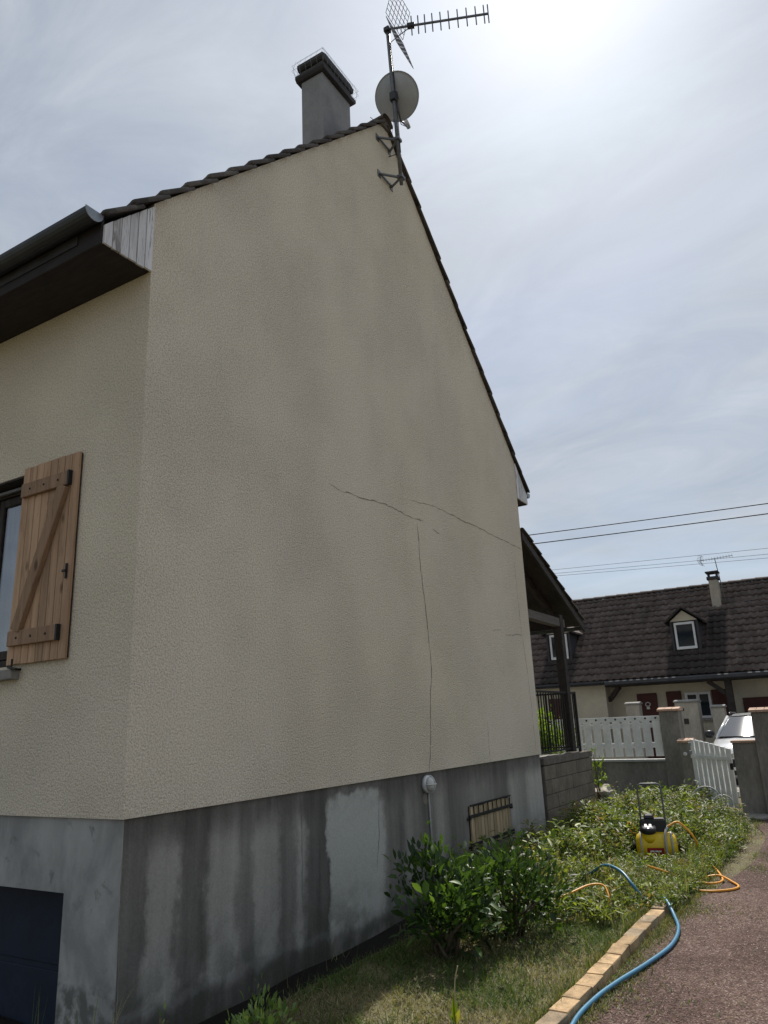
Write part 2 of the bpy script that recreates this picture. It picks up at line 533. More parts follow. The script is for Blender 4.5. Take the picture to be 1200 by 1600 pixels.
class MB:
    def __init__(s):
        s.v, s.f = [], []

    def add(s, vs, fs):
        k = len(s.v)
        s.v += [tuple(v) for v in vs]
        s.f += [tuple(i + k for i in f) for f in fs]
        return s

    def box(s, a, b):
        x0, y0, z0 = (min(a[i], b[i]) for i in range(3))
        x1, y1, z1 = (max(a[i], b[i]) for i in range(3))
        return s.add([(x0, y0, z0), (x1, y0, z0), (x1, y1, z0), (x0, y1, z0), (x0, y0, z1), (x1, y0, z1), (x1, y1, z1), (x0, y1, z1)],
                     [(3, 2, 1, 0), (4, 5, 6, 7), (0, 1, 5, 4), (1, 2, 6, 5), (2, 3, 7, 6), (3, 0, 4, 7)])

    def bar(s, p, q, w, h, upv=(0, 0, 1)):
        """rectangular bar from p to q"""
        p, q = Vector(p), Vector(q)
        d = (q - p).normalized()
        u = Vector(upv)
        a = d.cross(u)
        if a.length < 1e-4:
            a = d.cross(Vector((1, 0, 0)))
        a.normalize()
        b = a.cross(d)
        a, b = a * w / 2, b * h / 2
        return s.add([p - a - b, p + a - b, p + a + b, p - a + b, q - a - b, q + a - b, q + a + b, q - a + b],
                     [(0, 1, 2, 3), (7, 6, 5, 4), (4, 5, 1, 0), (5, 6, 2, 1), (6, 7, 3, 2), (7, 4, 0, 3)])

    def prism(s, poly, axis, a, b):
        """extrude a 2-d polygon; axis x: poly=(y,z); y: (x,z); z: (x,y)"""
        n = len(poly)
        mk = {0: lambda p, t: (t, p[0], p[1]), 1: lambda p, t: (p[0], t, p[1]), 2: lambda p, t: (p[0], p[1], t)}[axis]
        vs = [mk(p, a) for p in poly] + [mk(p, b) for p in poly]
        return s.add(vs, [tuple(range(n)), tuple(range(2 * n - 1, n - 1, -1))] + [((i + 1) % n, i, i + n, (i + 1) % n + n) for i in range(n)])

    def tube(s, path, r, n=8, caps=True):
        P = [Vector(p) for p in path]
        rs = r if isinstance(r, (list, tuple)) else [r] * len(P)
        prev = None
        rings = []
        for i, p in enumerate(P):
            d = (P[min(i + 1, len(P) - 1)] - P[max(i - 1, 0)]).normalized()
            if prev is None:
                a = d.cross(Vector((0, 0, 1)))
                if a.length < .05:
                    a = d.cross(Vector((1, 0, 0)))
            else:
                a = prev - d * prev.dot(d)
            a.normalize()
            prev = a
            b = d.cross(a)
            rings.append([p + (a * math.cos(t) + b * math.sin(t)) * rs[i] for t in [2 * math.pi * k / n for k in range(n)]])
        vs = [v for ring in rings for v in ring]
        fs = [(i * n + k, i * n + (k + 1) % n, (i + 1) * n + (k + 1) % n, (i + 1) * n + k) for i in range(len(P) - 1) for k in range(n)]
        if caps:
            fs += [tuple(range(n - 1, -1, -1)), tuple(range((len(P) - 1) * n, len(P) * n))]
        return s.add(vs, fs)

    def lathe(s, prof, mat, n=24):
        """profile of (r, h) spun round local z, then moved by a matrix"""
        vs = [mat @ Vector((r * math.cos(2 * math.pi * k / n), r * math.sin(2 * math.pi * k / n), h)) for r, h in prof for k in range(n)]
        fs = [(i * n + k, i * n + (k + 1) % n, (i + 1) * n + (k + 1) % n, (i + 1) * n + k) for i in range(len(prof) - 1) for k in range(n)]
        fs += [tuple(range(n - 1, -1, -1)), tuple(range((len(prof) - 1) * n, len(prof) * n))]
        return s.add(vs, fs)

    def build(s, name, mat, parent=None, smooth=False, bevel=0., seg=1, jag=0., extra=None):
        me = bpy.data.meshes.new(name)
        o3 = off(parent)
        me.from_pydata([tuple(Vector(v) - o3) for v in s.v], [], s.f)
        bm = bmesh.new()
        bm.from_mesh(me)
        if bevel:
            bmesh.ops.bevel(bm, geom=[e for e in bm.edges], offset=bevel, segments=seg, affect='EDGES', clamp_overlap=True)
        if jag:
            for v in bm.verts:
                v.co += Vector((random.uniform(-jag, jag), random.uniform(-jag, jag), random.uniform(-jag, jag)))
        bmesh.ops.recalc_face_normals(bm, faces=bm.faces)
        bm.to_mesh(me)
        bm.free()
        me.materials.append(M[mat])
        for k in extra or []:
            me.materials.append(M[k])
        if smooth:
            me.polygons.foreach_set('use_smooth', [True] * len(me.polygons))
        o = bpy.data.objects.new(name, me)
        COL.objects.link(o)
        if parent:
            o.parent = parent
            OFF[o.name] = o3
        return o


def piece(me, name, world_mat, parent):
    """one of many alike pieces that share mesh data"""
    o = bpy.data.objects.new(name, me)
    COL.objects.link(o)
    if parent:
        o.parent = parent
        o.matrix_basis = Matrix.Translation(-off(parent)) @ world_mat
    else:
        o.matrix_basis = world_mat
    return o


def mesh_only(mb, name, mat, smooth=False, bevel=0.):
    o = mb.build(name, mat, None, smooth, bevel)
    me = o.data
    bpy.data.objects.remove(o)
    return me


def fast(name, V, T, C, mat, parent=None, smooth=False):
    """big triangle mesh from numpy arrays with a per-vertex colour"""
    me = bpy.data.meshes.new(name)
    V = np.asarray(V, np.float32) - np.array(off(parent), np.float32)
    T = np.asarray(T, np.int32)
    me.vertices.add(len(V))
    me.vertices.foreach_set('co', V.ravel())
    me.loops.add(T.size)
    me.loops.foreach_set('vertex_index', T.ravel())
    me.polygons.add(len(T))
    k = T.shape[1]
    me.polygons.foreach_set('loop_start', np.arange(0, T.size, k, dtype=np.int32))
    if smooth:
        me.polygons.foreach_set('use_smooth', np.ones(len(T), bool))
    me.update()
    me.validate()
    if C is not None:
        ca = me.color_attributes.new('Col', 'FLOAT_COLOR', 'POINT')
        ca.data.foreach_set('color', np.concatenate([np.asarray(C, np.float32), np.ones((len(V), 1), np.float32)], 1).ravel())
    me.materials.append(M[mat])
    o = bpy.data.objects.new(name, me)
    COL.objects.link(o)
    if parent:
        o.parent = parent
        OFF[o.name] = off(parent)
    return o


def norm(a):
    return a / np.maximum(np.linalg.norm(a, axis=1, keepdims=True), 1e-6)


def leaves(base, d, ln, wd, col, droop=.25, fold=.25, upv=None):
    """folded lance leaves with a pointed tip, eight points each"""
    n = len(base)
    d = norm(d)
    upv = np.tile([0, 0, 1.], (n, 1)) if upv is None else upv
    s = norm(np.cross(d, upv + rng.normal(0, .35, (n, 3))))
    nn = np.cross(s, d)
    ln, wd = ln[:, None], wd[:, None]
    dz = np.array([0, 0, 1.]) * ln * droop
    rows = [base]
    for t, w in ((.30, .86), (.64, .84)):
        m = base + d * ln * t - dz * t * t
        rows += [m + s * wd / 2 * w + nn * wd * fold * w, m - s * wd / 2 * w + nn * wd * fold * w, m]
    rows.append(base + d * ln - dz)
    V = np.stack(rows, 1).reshape(-1, 3)
    k = np.arange(n)[:, None] * 8
    T = np.concatenate([k + np.array([f]) for f in ([0, 3, 1], [0, 2, 3], [1, 3, 6], [1, 6, 4], [3, 2, 5], [3, 5, 6], [4, 6, 7], [6, 5, 7])])
    return V, T, np.repeat(col, 8, 0)


def blades(base, d, ln, wd, col, bend):
    n = len(base)
    d = norm(d)
    a = rng.uniform(0, 2 * np.pi, n)
    s = np.stack([np.cos(a), np.sin(a), np.zeros(n)], 1)
    hb = np.stack([-np.sin(a), np.cos(a), np.zeros(n)], 1)
    ln, wd, bend = ln[:, None], wd[:, None], bend[:, None]
    m = base + d * ln * .55 + hb * bend * ln * .25
    t = base + d * ln + hb * bend * ln - np.array([0, 0, 1.]) * ln * bend * .35
    V = np.stack([base - s * wd / 2, base + s * wd / 2, m - s * wd * .35, m + s * wd * .35, t], 1).reshape(-1, 3)
    k = np.arange(n)[:, None] * 5
    T = np.concatenate([k + np.array([[0, 1, 3]]), k + np.array([[0, 3, 2]]), k + np.array([[2, 3, 4]])])
    return V, T, np.repeat(col, 5, 0)


def join(parts):
    V, T, C, k = [], [], [], 0
    for v, t, c in parts:
        V.append(v)
        T.append(t + k)
        C.append(c)
        k += len(v)
    return np.concatenate(V), np.concatenate(T), np.concatenate(C)


def sst(x, a, b):
    t = np.clip((x - a) / (b - a), 0, 1)
    return t * t * (3 - 2 * t)


def vnoise(x, y, s=1., seed=0):
    """cheap smooth value noise"""
    r = np.random.default_rng(seed)
    ph = r.uniform(0, 6.28, 12)
    k = r.normal(0, 1, (12, 2)) * s
    return sum(np.sin(k[i, 0] * x + k[i, 1] * y + ph[i]) for i in range(12)) / 5.


# ------------------------------------------------------------------ ground
def gz(x, y):
    x, y = np.asarray(x, float), np.asarray(y, float)
    z = 0 * x
    tr = -.19 * sst(x, .63, .47) * sst(y, 4.6, 3.4) * sst(y, -.5, .1)
    pit = -1.30 * sst(x, 1.0, -.25) * sst(y, .25, -.45)
    z = z + np.minimum(tr, pit)
    lump = .018 * vnoise(x, y, 5, 3) * sst(x, 2.3, 2.0) * (np.abs(x) < 30)
    return z + lump - .035 * sst(x, 2.1, 2.45) * 0


xs = np.unique(np.round(np.concatenate([[-900, -300, -100, -40, -20, -10, -6, -4, -3, -2], np.arange(-1.5, 3.2, .06), np.arange(3.2, 9, .4), [10, 14, 20, 40, 100, 300, 900]]), 3))
ys = np.unique(np.round(np.concatenate([[-900, -300, -100, -40, -20, -12], np.arange(-8, -1.5, .4), np.arange(-1.5, 6, .08), np.arange(6, 14, .3), [16, 20, 26, 40, 100, 300, 900]]), 3))
XX, YY = np.meshgrid(xs, ys, indexing='ij')
ZZ = gz(XX, YY)
V = np.stack([XX, YY, ZZ], -1).reshape(-1, 3)
nx, ny = len(xs), len(ys)
ii, jj = np.meshgrid(np.arange(nx - 1), np.arange(ny - 1), indexing='ij')
q = (ii * ny + jj).ravel()
Q = np.stack([q, q + ny, q + ny + 1, q + 1], 1)
gr = fast('ground', V, Q, None, 'soil_grass', smooth=True)
tag(gr, 'dry brown earth and thin grass around the house', 'ground', kind='structure')

# driveway with an irregular grassy edge
mb = MB()
yy = np.arange(-9, 10.3, .15)
ex = 2.37 + .05 * vnoise(yy, 0 * yy, 2.2, 5) + .35 * np.exp(-((yy - 6.8) / 2.2) ** 2)
xr = np.array([0, .15, .4, 1, 2, 3.5, 6.5])
vs = [(float(e + r), float(y), .012 + .004 * math.sin(3 * y + 2 * r) * (r < 5)) for y, e in zip(yy, ex) for r in xr]
k = len(xr)
mb.add(vs, [(i * k + j, i * k + j + 1, (i + 1) * k + j + 1, (i + 1) * k + j) for i in range(len(yy) - 1) for j in range(k - 1)])
dr = tag(mb.build('driveway', 'red_gravel', smooth=True), 'reddish brown fine gravel driveway', 'driveway', kind='structure')
# loose chippings on it
n = 16000
px_ = 2.42 + rng.random(n) ** 1.3 * 3.2
py_ = -1.5 + rng.random(n) ** 1.1 * 11
sz = rng.uniform(.0025, .0065, n)
tet = np.array([[1, 0, 0], [-.5, .87, 0], [-.5, -.87, 0], [.1, .05, 1.1]])
a = rng.uniform(0, 6.28, n)
ca, sa = np.cos(a), np.sin(a)
rot = np.stack([np.stack([ca, -sa, 0 * a], 1), np.stack([sa, ca, 0 * a], 1), np.stack([0 * a, 0 * a, 1 + 0 * a], 1)], 1)
V = np.einsum('nij,kj->nki', rot, tet) * sz[:, None, None] + np.stack([px_, py_, 0 * px_ + .013], 1)[:, None]
T = (np.arange(n)[:, None, None] * 4 + np.array([[0, 1, 3], [1, 2, 3], [2, 0, 3]])).reshape(-1, 3)
pal = np.array([[.13, .08, .07], [.2, .13, .11], [.28, .2, .17], [.09, .07, .065], [.36, .3, .26]])
C = np.repeat(pal[rng.integers(0, 5, n)], 4, 0)
g = G('chipping')
at = g.n('ShaderNodeVertexColor', layer_name='Col')
g.bsdf(at.outputs[0], .9, .2)
M['chipping'] = g.m
tag(fast('gravel_chippings', V.reshape(-1, 3), T, C, 'chipping'), 'loose reddish stone chippings on the driveway', 'gravel', kind='stuff')

# sunken garage ramp, an unseen dark sheet added to dim the front wall
tag(MB().prism([(-.3, .6), (-.3, -1.0), (-1.2, -7.0), (-9.5, -7.0), (-9.5, .6)], 2, -1.6, -1.27).build('added_ramp_sheet', 'asphalt'), 'unseen dark ramp sheet by the basement garage, added to dim the front wall', 'ramp', kind='structure')
# street behind the gate
tag(MB().box((-40, 13.3, -.2), (40, 14.5, .10)).build('pavement', 'paving'), 'pale pavement beyond the garden wall', 'pavement', kind='structure')
mb = MB().box((-40, 14.5, -.3), (40, 18.2, .012))
tag(mb.build('road', 'asphalt'), 'grey asphalt street beyond the garden wall', 'road', kind='structure')
tag(MB().box((-40, 18.2, -.3), (40, 20.6, .10)).build('forecourt', 'paving'), 'paved forecourt of the house across the street', 'forecourt', kind='structure')

# ------------------------------------------------------------------ the house
HL = -9.2
GW = 7.44
house = root('house', (-2, 3.7, 0), 'cream roughcast gabled house with grey cement basement in the foreground', 'house')
gable = MB().prism([(0, 1.11), (GW, 1.11), (GW, 5.575), (GW / 2, 9.295), (0, 5.575)], 0, 0, -.25).build('gable_wall', 'roughcast', house)
mb = MB()
WX0, WX1, WZ0, WZ1 = -2.5, -1.30, 2.13, 3.63
mb.box((-.25, 0, 1.11), (WX1, .25, 5.4)).box((WX0, 0, 1.11), (HL, .25, 5.4)).box((WX1, 0, 1.11), (WX0, .25, WZ0)).box((WX1, 0, WZ1), (WX0, .25, 5.4))
front = mb.build('front_wall', 'roughcast', house)
MB().box((-.25, GW - .25, 1.11), (HL, GW, 5.4)).box((HL, .25, 1.11), (HL + .25, GW - .25, 5.4)).build('back_wall', 'roughcast', house)
MB().box((-.27, .03, -1.6), (-.022, GW - .022, 1.112)).build('plinth', 'plinth_cement', house)
plinth = bpy.data.objects['plinth']
GX1, GX0, GZ = -.54, -3.2, .66
MB().box((-.022, .022, -1.6), (-.27, .03, 1.112)).build('plinth_edge', 'plinth_front', house)
mb = MB().box((-.27, .022, -1.6), (GX1, .30, 1.112))
mb.box((GX1, .022, GZ), (GX0, .30, 1.112)).box((GX0, .022, -1.6), (HL + .02, .30, 1.112))
MB().box((-.27, GW - .3, -1.6), (HL + .02, GW - .022, 1.112)).build('back_plinth', 'plinth_front', house)
pf = mb.build('front_plinth', 'plinth_front', house)
MB().box((-.30, .31, 1.0), (HL + .3, GW - .31, 1.09)).build('floor_slab', 'cement', house)
gd = MB().box((GX1 + .05, .215, -1.5), (GX0 - .05, .25, GZ + .05)).build('garage_door', 'navy_door', house)
for i in range(4):
    MB().box((GX1, .205, -1.28 + .48 * i + .02), (GX0, .214, -1.28 + .48 * i + .46)).build('door_panel', 'navy_door', gd, bevel=.004)


# hairline cracks in the render: thin jagged strips
def crack(pts, w, parent, x0=.0025):
    mb = MB()
    P = []
    for (y0, z0), (y1, z1) in zip(pts, pts[1:]):
        m = max(2, int(math.hypot(y1 - y0, z1 - z0) / .045))
        for i in range(m):
            t = i / m
            P.append((y0 + (y1 - y0) * t, z0 + (z1 - z0) * t))
    P.append(pts[-1])
    dy = pts[-1][0] - pts[0][0]
    dz = pts[-1][1] - pts[0][1]
    hor = abs(dy) > abs(dz)
    V, drift = [], 0
    for i, (y, z) in enumerate(P):
        drift = drift * .75 + random.uniform(-.008, .008)
        ww = w * random.uniform(.25, 1) * min(1, .3 + i / 3, .3 + (len(P) - 1 - i) / 3) / 2
        if hor:
            V += [(x0, y, z + drift - ww), (x0, y, z + drift + ww)]
        else:
            V += [(x0, y + drift - ww, z), (x0, y + drift + ww, z)]
    mb.add(V, [(2 * i, 2 * i + 1, 2 * i + 3, 2 * i + 2) for i in range(len(P) - 1)])
    return mb.build('crack', 'crack_dark', parent)


crack([(2.26, 3.87), (2.5, 3.845)], .008, gable)
crack([(2.50, 3.85), (2.68, 3.86), (3.3, 3.90), (3.95, 3.885)], .012, gable)
crack([(3.95, 3.89), (4.2, 3.905)], .012, gable)
crack([(3.9, 4.10), (4.55, 4.16)], .007, gable)
crack([(4.42, 3.86), (4.62, 3.83)], .012, gable)
crack([(4.55, 4.16), (5.4, 4.15), (6.4, 4.14), (7.43, 4.13)], .011, gable)
crack([(4.04, 3.85), (4.06, 3.3), (4.15, 2.6), (4.19, 2.2), (4.12, 1.9), (4.06, 1.4), (4.0, 1.115)], .015, gable)
crack([(6.02, 2.77), (6.3, 2.79)], .012, gable)
crack([(6.45, 2.75), (7.1, 2.78)], .011, gable)
crack([(7.05, 3.9), (7.08, 2.9), (7.2, 2.0), (7.24, 1.12)], .008, gable)
crack([(1.80, 1.09), (1.83, .7), (1.81, .3)], .007, plinth, -.0195)
crack([(3.02, 1.05), (2.98, .6), (2.93, .35)], .008, plinth, -.0195)
crack([(.01 + .02, .9), (.04, .3), (.035, -.2)], .010, plinth, -.0195)
crack([(5.62, 1.6), (5.6, 1.115)], .007, gable)

# window with shutters
win = MB().box((WX0, .14, WZ0), (WX0 + .07, .20, WZ1)).box((WX1 - .07, .14, WZ0), (WX1, .20, WZ1)).box((WX0 + .07, .14, WZ1 - .07), (WX1 - .07, .20, WZ1)).box((WX0 + .07, .14, WZ0), (WX1 - .07, .20, WZ0 + .07)).build('window', 'dark_timber', house, bevel=.006)
for a0, a1 in ((WX0 + .08, (WX0 + WX1) / 2 - .01), ((WX0 + WX1) / 2 + .01, WX1 - .08)):
    mb = MB()
    z0, z1 = WZ0 + .08, WZ1 - .08
    mb.box((a0, .15, z0), (a0 + .06, .19, z1)).box((a1 - .06, .15, z0), (a1, .19, z1)).box((a0 + .06, .15, z0), (a1 - .06, .19, z0 + .07)).box((a0 + .06, .15, z1 - .07), (a1 - .06, .19, z1))
    mb.build('sash', 'dark_timber', win, bevel=.006)
    MB().box((a0 + .06, .168, z0 + .07), (a1 - .06, .174, z1 - .07)).build('pane', 'pane', win)
    mb = MB()
    N = 40
    pts = [(a0 - .02 + (a1 - a0 + .04) * i / N, .30 + .018 * math.sin(i * 1.3) + .008 * math.sin(i * 3.1)) for i in range(N + 1)]
    mb.add([(x, y, z) for x, y in pts for z in (WZ0 + .05, WZ1 - .05)], [(2 * i, 2 * i + 2, 2 * i + 3, 2 * i + 1) for i in range(N)])
    mb.build('curtain', 'curtain', win, smooth=True)
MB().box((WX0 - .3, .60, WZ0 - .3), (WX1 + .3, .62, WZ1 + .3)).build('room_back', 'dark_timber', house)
MB().box((WX0 + .004, .004, WZ1 - .016), (WX1 - .004, .138, WZ1 - .003)).build('lintel_shade', 'dark_timber', house)  # dark strip under the window head, shade put into its colour
MB().box((WX0 + .02, .10, WZ1 - .055), (WX1 - .015, .13, WZ1 - .03)).build('rail', 'zinc', win, bevel=.004)
MB().prism([(-.07, 2.03), (-.07, 2.10), (.12, 2.128), (.12, 2.03)], 0, WX0 - .08, WX1 + .12).build('window_sill', 'cement', house, bevel=.006)


def shutter(x0, x1, flip):
    z0, z1 = 2.132, 3.664
    s = MB().box((x0, -.012, z0 + .01), (x1, -.006, z1 - .01)).build('shutter', 'dark_timber', house)
    n = 8
    w = (x1 - x0) / n
    for i in range(n):
        zz = z1 - random.uniform(0, .006)
        MB().box((x0 + i * w + .003, -.035, z0 + random.uniform(0, .006)), (x0 + (i + 1) * w - .003, -.012, zz)).build('plank', 'shutter_wood', s, bevel=.003)
    lo, hi = x0 + .03, x1 - .08
    for z in (z0 + .19, z1 - .20):
        MB().box((lo, -.066, z - .055), (hi, -.035, z + .055)).build('batten', 'brace_wood', s, bevel=.004)
        for q in range(3):
            xx = lo + (hi - lo) * (.2 + .3 * q)
            MB().lathe([(.009, 0), (.009, .004), (.004, .007)], Matrix.Translation((xx, -.066, z)) @ Matrix.Rotation(R(90), 4, 'X'), 8).build('bolt', 'black_metal', s)
        ex = hi if not flip else lo
        MB().box((ex - .004, -.069, z - .056), (ex + .014, -.036, z + .056)).build('batten_end', 'black_metal', s)  # black piece closing one end of the batten
    xa, xb = (lo + .09, hi - .05) if not flip else (hi - .09, lo + .05)
    MB().bar((xa, -.056, z0 + .245), (xb, -.056, z1 - .255), .042, .10, (0, -1, 0) if False else (1, 0, 0)).build('brace', 'brace_wood', s, bevel=.004)
    lx = x1 - .045 if not flip else x0 + .045
    MB().box((lx - .008, -.050, 2.70), (lx + .008, -.035, 2.81)).box((lx - .028, -.062, 2.745), (lx + .012, -.050, 2.765)).build('latch', 'black_metal', s, bevel=.003)
    return s


shutter(-1.305, -.633, False)
shutter(-3.17, -2.498, True)
mb = MB().tube([(-1.17, .0, 2.10), (-1.17, -.075, 2.10), (-1.17, -.075, 2.17)], .008, 8).tube([(-1.21, -.075, 2.115), (-1.11, -.075, 2.095)], .009, 8)
mb.build('shutter_stay', 'black_metal', house)


# roof: slab, tiles, ridge
def slope_pts(side):
    def f(t, h):              # t along y from the eave inwards, h above the slab line
        y = -.46 + t
        z = 5.545 + y + h
        return (y, z) if side == 0 else (GW - y, z)
    return f


for side in (0, 1):
    f = slope_pts(side)
    T = GW / 2 + .46
    MB().prism([f(0, -.05), f(0, .03), f(T, .03), f(T, -.05)], 0, -.26, HL - .25).build('roof', 'dark_slate', house)


def tile_mesh(name, w=.30, L=.43, th=.024, mat='brown_tile', cols=9):
    """interlocking roll tile: local x across, y up the slope, z normal"""
    mb = MB()
    prof = []
    for i in range(cols + 1):
        u = i / cols
        h = .032 * max(0, math.cos((u - .12) * math.pi * 3.2)) if u < .28 else (.010 * (1 - math.cos((u - .28) / .72 * 2 * math.pi)) * .5)
        prof.append((u * w - w / 2, h))
    vs = []
    for y, dz in ((0, .052), (L, .010)):
        vs += [(x, y, h + dz) for x, h in prof] + [(x, y, h + dz - th) for x, h in prof]
    n = cols + 1
    fs = []
    for i in range(cols):
        fs += [(i, i + 1, 2 * n + i + 1, 2 * n + i), (n + i + 1, n + i, 3 * n + i, 3 * n + i + 1), (i + 1, i, n + i, n + i + 1)]
    fs += [(0, 2 * n, 3 * n, n), (n - 1, 2 * n - 1, 4 * n - 1, 3 * n - 1)]
    mb.add(vs, fs)
    return mesh_only(mb, name, mat, True)


TM = tile_mesh('roof_tile')


def verge_mesh():
    # verge tile: flat pan, rounded outer roll turned down over the gable edge
    mb = MB()
    prof = [(-.15, .0), (-.06, .0), (.0, .002), (.05, .010), (.085, .019), (.112, .017), (.128, .004), (.132, -.022)]
    inn = [(-.15, -.020), (-.06, -.020), (.0, -.018), (.05, -.010), (.085, .0), (.100, -.002), (.108, -.010), (.110, -.022)]
    n = len(prof)
    vs = []
    for y, dz, q in ((-.004, .034, .75), (.02, .050, 1.), (.42, .010, 1.)):
        vs += [(x, y, h * q + dz) for x, h in prof] + [(x, y, h + dz - (0 if q == 1 else -.004)) for x, h in inn]
    fs = []
    for r_ in range(2):
        o_ = r_ * 2 * n
        for i in range(n - 1):
            fs += [(o_ + i, o_ + i + 1, o_ + 2 * n + i + 1, o_ + 2 * n + i), (o_ + n + i + 1, o_ + n + i, o_ + 3 * n + i, o_ + 3 * n + i + 1)]
        fs += [(o_ + n - 1, o_ + 2 * n - 1, o_ + 4 * n - 1, o_ + 3 * n - 1)]
    for i in range(n - 1):
        fs.append((i + 1, i, n + i, n + i + 1))
    mb.add(vs, fs)
    return mesh_only(mb, 'verge_tile', 'brown_tile', True)


VM = verge_mesh()
COURSES = 16
for side in (0, 1):
    other = []
    for c in range(COURSES):
        y = -.44 + .2555 * c
        z = 5.58 + y
        if side == 0:
            base = Matrix.Translation((0, y, z)) @ Matrix.Rotation(R(45), 4, 'X')
        else:
            base = Matrix.Translation((0, GW - y, z)) @ Matrix.Rotation(R(180), 4, 'Z') @ Matrix.Rotation(R(45), 4, 'X')
        for k in range(31):
            xx = -.075 - .30 * k if side == 0 else -.075 - .30 * k
            mw = Matrix.Translation((xx, 0, 0)) @ base @ Matrix.Translation((random.uniform(-.005, .005), random.uniform(-.01, .01), random.uniform(-.003, .003))) @ Matrix.Rotation(R(random.uniform(-1, 1)), 4, 'Z')
            if k == 0:
                piece(VM, 'verge_tile', mw @ Matrix.Diagonal((1 if side == 0 else -1, 1, 1, 1)), house)
            else:
                other.append(mw)
    vv = np.array([v.co[:] + (1,) for v in TM.vertices])
    ff = np.array([list(p.vertices) for p in TM.polygons])
    V = np.concatenate([(vv @ np.array(m).T)[:, :3] for m in other])
    Tt = np.concatenate([ff + i * len(vv) for i in range(len(other))])
    o = fast('roof_tiles', V, Tt, None, 'brown_tile', house, True)
    o['kind'] = 'stuff'
mb = MB()
N = 8
sec = [(.13 * math.cos(math.pi * i / N), .11 * math.sin(math.pi * i / N)) for i in range(N + 1)]
sec2 = [(y * .82, z * .80 - .004) for y, z in sec]
ring = sec + sec2[::-1]
vs = [(0, y, z) for y, z in ring] + [(-.42, y * .9, z * .92) for y, z in ring]
n = len(ring)
mb.add(vs, [(i, (i + 1) % n, (i + 1) % n + n, i + n) for i in range(n)])
mb.add([(0, y, z) for y, z in sec + [(-.13, -.03), (.13, -.03)]], [])
RM = mesh_only(mb, 'ridge_tile', 'brown_tile', True)
for k in range(24):
    piece(RM, 'ridge_tile', Matrix.Translation((.07 - .385 * k, GW / 2, 9.265 + random.uniform(-.006, .006))) @ Matrix.Rotation(R(random.uniform(-1.5, 1.5)), 4, 'Z'), house)
MB().prism([(GW / 2 - .10, 9.20), (GW / 2 - .09, 9.29), (GW / 2, 9.345), (GW / 2 + .09, 9.29), (GW / 2 + .10, 9.20)], 0, .03, .0).build('ridge_mortar', 'mortar', house)

# eave boxes, both ends of the gable
for side in (0, 1):
    sg = 1 if side == 0 else -1
    y0 = 0 if side == 0 else GW
    bw = .0735
    for i in range(6):
        a, b = y0 - sg * (i * bw + .001), y0 - sg * ((i + 1) * bw - .004)
        za, zb = 5.56 - i * bw - .01, 5.56 - (i + 1) * bw - .01
        zb0 = 4.962 + random.uniform(-.006, .004)
        x1 = .012 + random.uniform(-.003, .003)
        MB().prism([(a, zb0), (a, za), (b, zb), (b, zb0)], 0, -.008, x1).build('eave_board', 'white_board', house, bevel=.002)
    MB().box((-.010, y0 - sg * .003, 4.968), (HL, y0 - sg * .43, 4.985)).build('soffit', 'soffit_paint', house)
    MB().box((-.010, y0 - sg * .43, 4.955), (HL, y0 - sg * .452, 5.16)).build('fascia', 'soffit_paint', house)
    # half-round gutter
    N = 10
    cy, cz, rr = y0 - sg * .525, 5.165, .075
    prof = [(cy + rr * math.cos(math.pi + math.pi * i / N), cz + rr * math.sin(math.pi + math.pi * i / N)) for i in range(N + 1)]
    prof2 = [(cy + (rr - .004) * math.cos(math.pi + math.pi * i / N), cz + (rr - .004) * math.sin(math.pi + math.pi * i / N)) for i in range(N, -1, -1)]
    gt = MB().prism(prof + prof2, 0, .0, HL - .1).build('gutter', 'gutter_metal', house)
    MB().prism(prof + [(cy + rr, cz + .01), (cy - rr, cz + .01)], 0, .0012, .006).build('gutter_end', 'zinc', gt)

# chimney
CX0, CX1, CY0, CY1 = -.95, -.60, 3.185, 3.856
ch = MB().box((CX0, CY0, 8.3), (CX1, CY1, 10.03)).build('chimney', 'chimney_render', house, bevel=.01)
MB().prism([(CY0 - .035, 10.03), (CY1 + .035, 10.03), (CY1 + .065, 10.07), (CY1 + .065, 10.115), (CY0 - .065, 10.115), (CY0 - .065, 10.07)], 0, CX0 - .06, CX1 + .06).build('chimney_crown', 'dark_slate', ch, bevel=.006)
for xx in (CX0 + .03, CX1 - .03):
    for yy_ in (CY0 + .04, CY1 - .04):
        MB().box((xx - .035, yy_ - .04, 10.11), (xx + .035, yy_ + .04, 10.25)).build('leg', 'dark_slate', ch)
MB().prism([(CY0 - .02, 10.215), (CY1 + .02, 10.215), (CY1 + .045, 10.25), (CY1 + .045, 10.31), (CY1 - .03, 10.345), (CY0 + .03, 10.345), (CY0 - .045, 10.31), (CY0 - .045, 10.25)], 0, CX0 - .04, CX1 + .04).build('chimney_cap', 'dark_slate', ch, bevel=.008)
mb = MB()
for h, e in ((10.12, .06), (10.21, .09), (10.29, .09), (10.37, .04)):
    q = [(CX0 - e, CY0 - e, h), (CX1 + e, CY0 - e, h), (CX1 + e, CY1 + e, h), (CX0 - e, CY1 + e, h), (CX0 - e, CY0 - e, h)]
    for a_, b_ in zip(q, q[1:]):
        mb.tube([a_, b_], .0018, 4, False)
for i in range(6):
    t = i / 5
    for yy_, s_ in ((CY0 - .06, -1), (CY1 + .06, 1)):
        x_ = CX0 - .06 + (CX1 - CX0 + .12) * t
        mb.tube([(x_, yy_, 10.12), (x_, yy_ + .03 * s_, 10.25), (x_, yy_ - .02 * s_, 10.37)], .0015, 4, False)
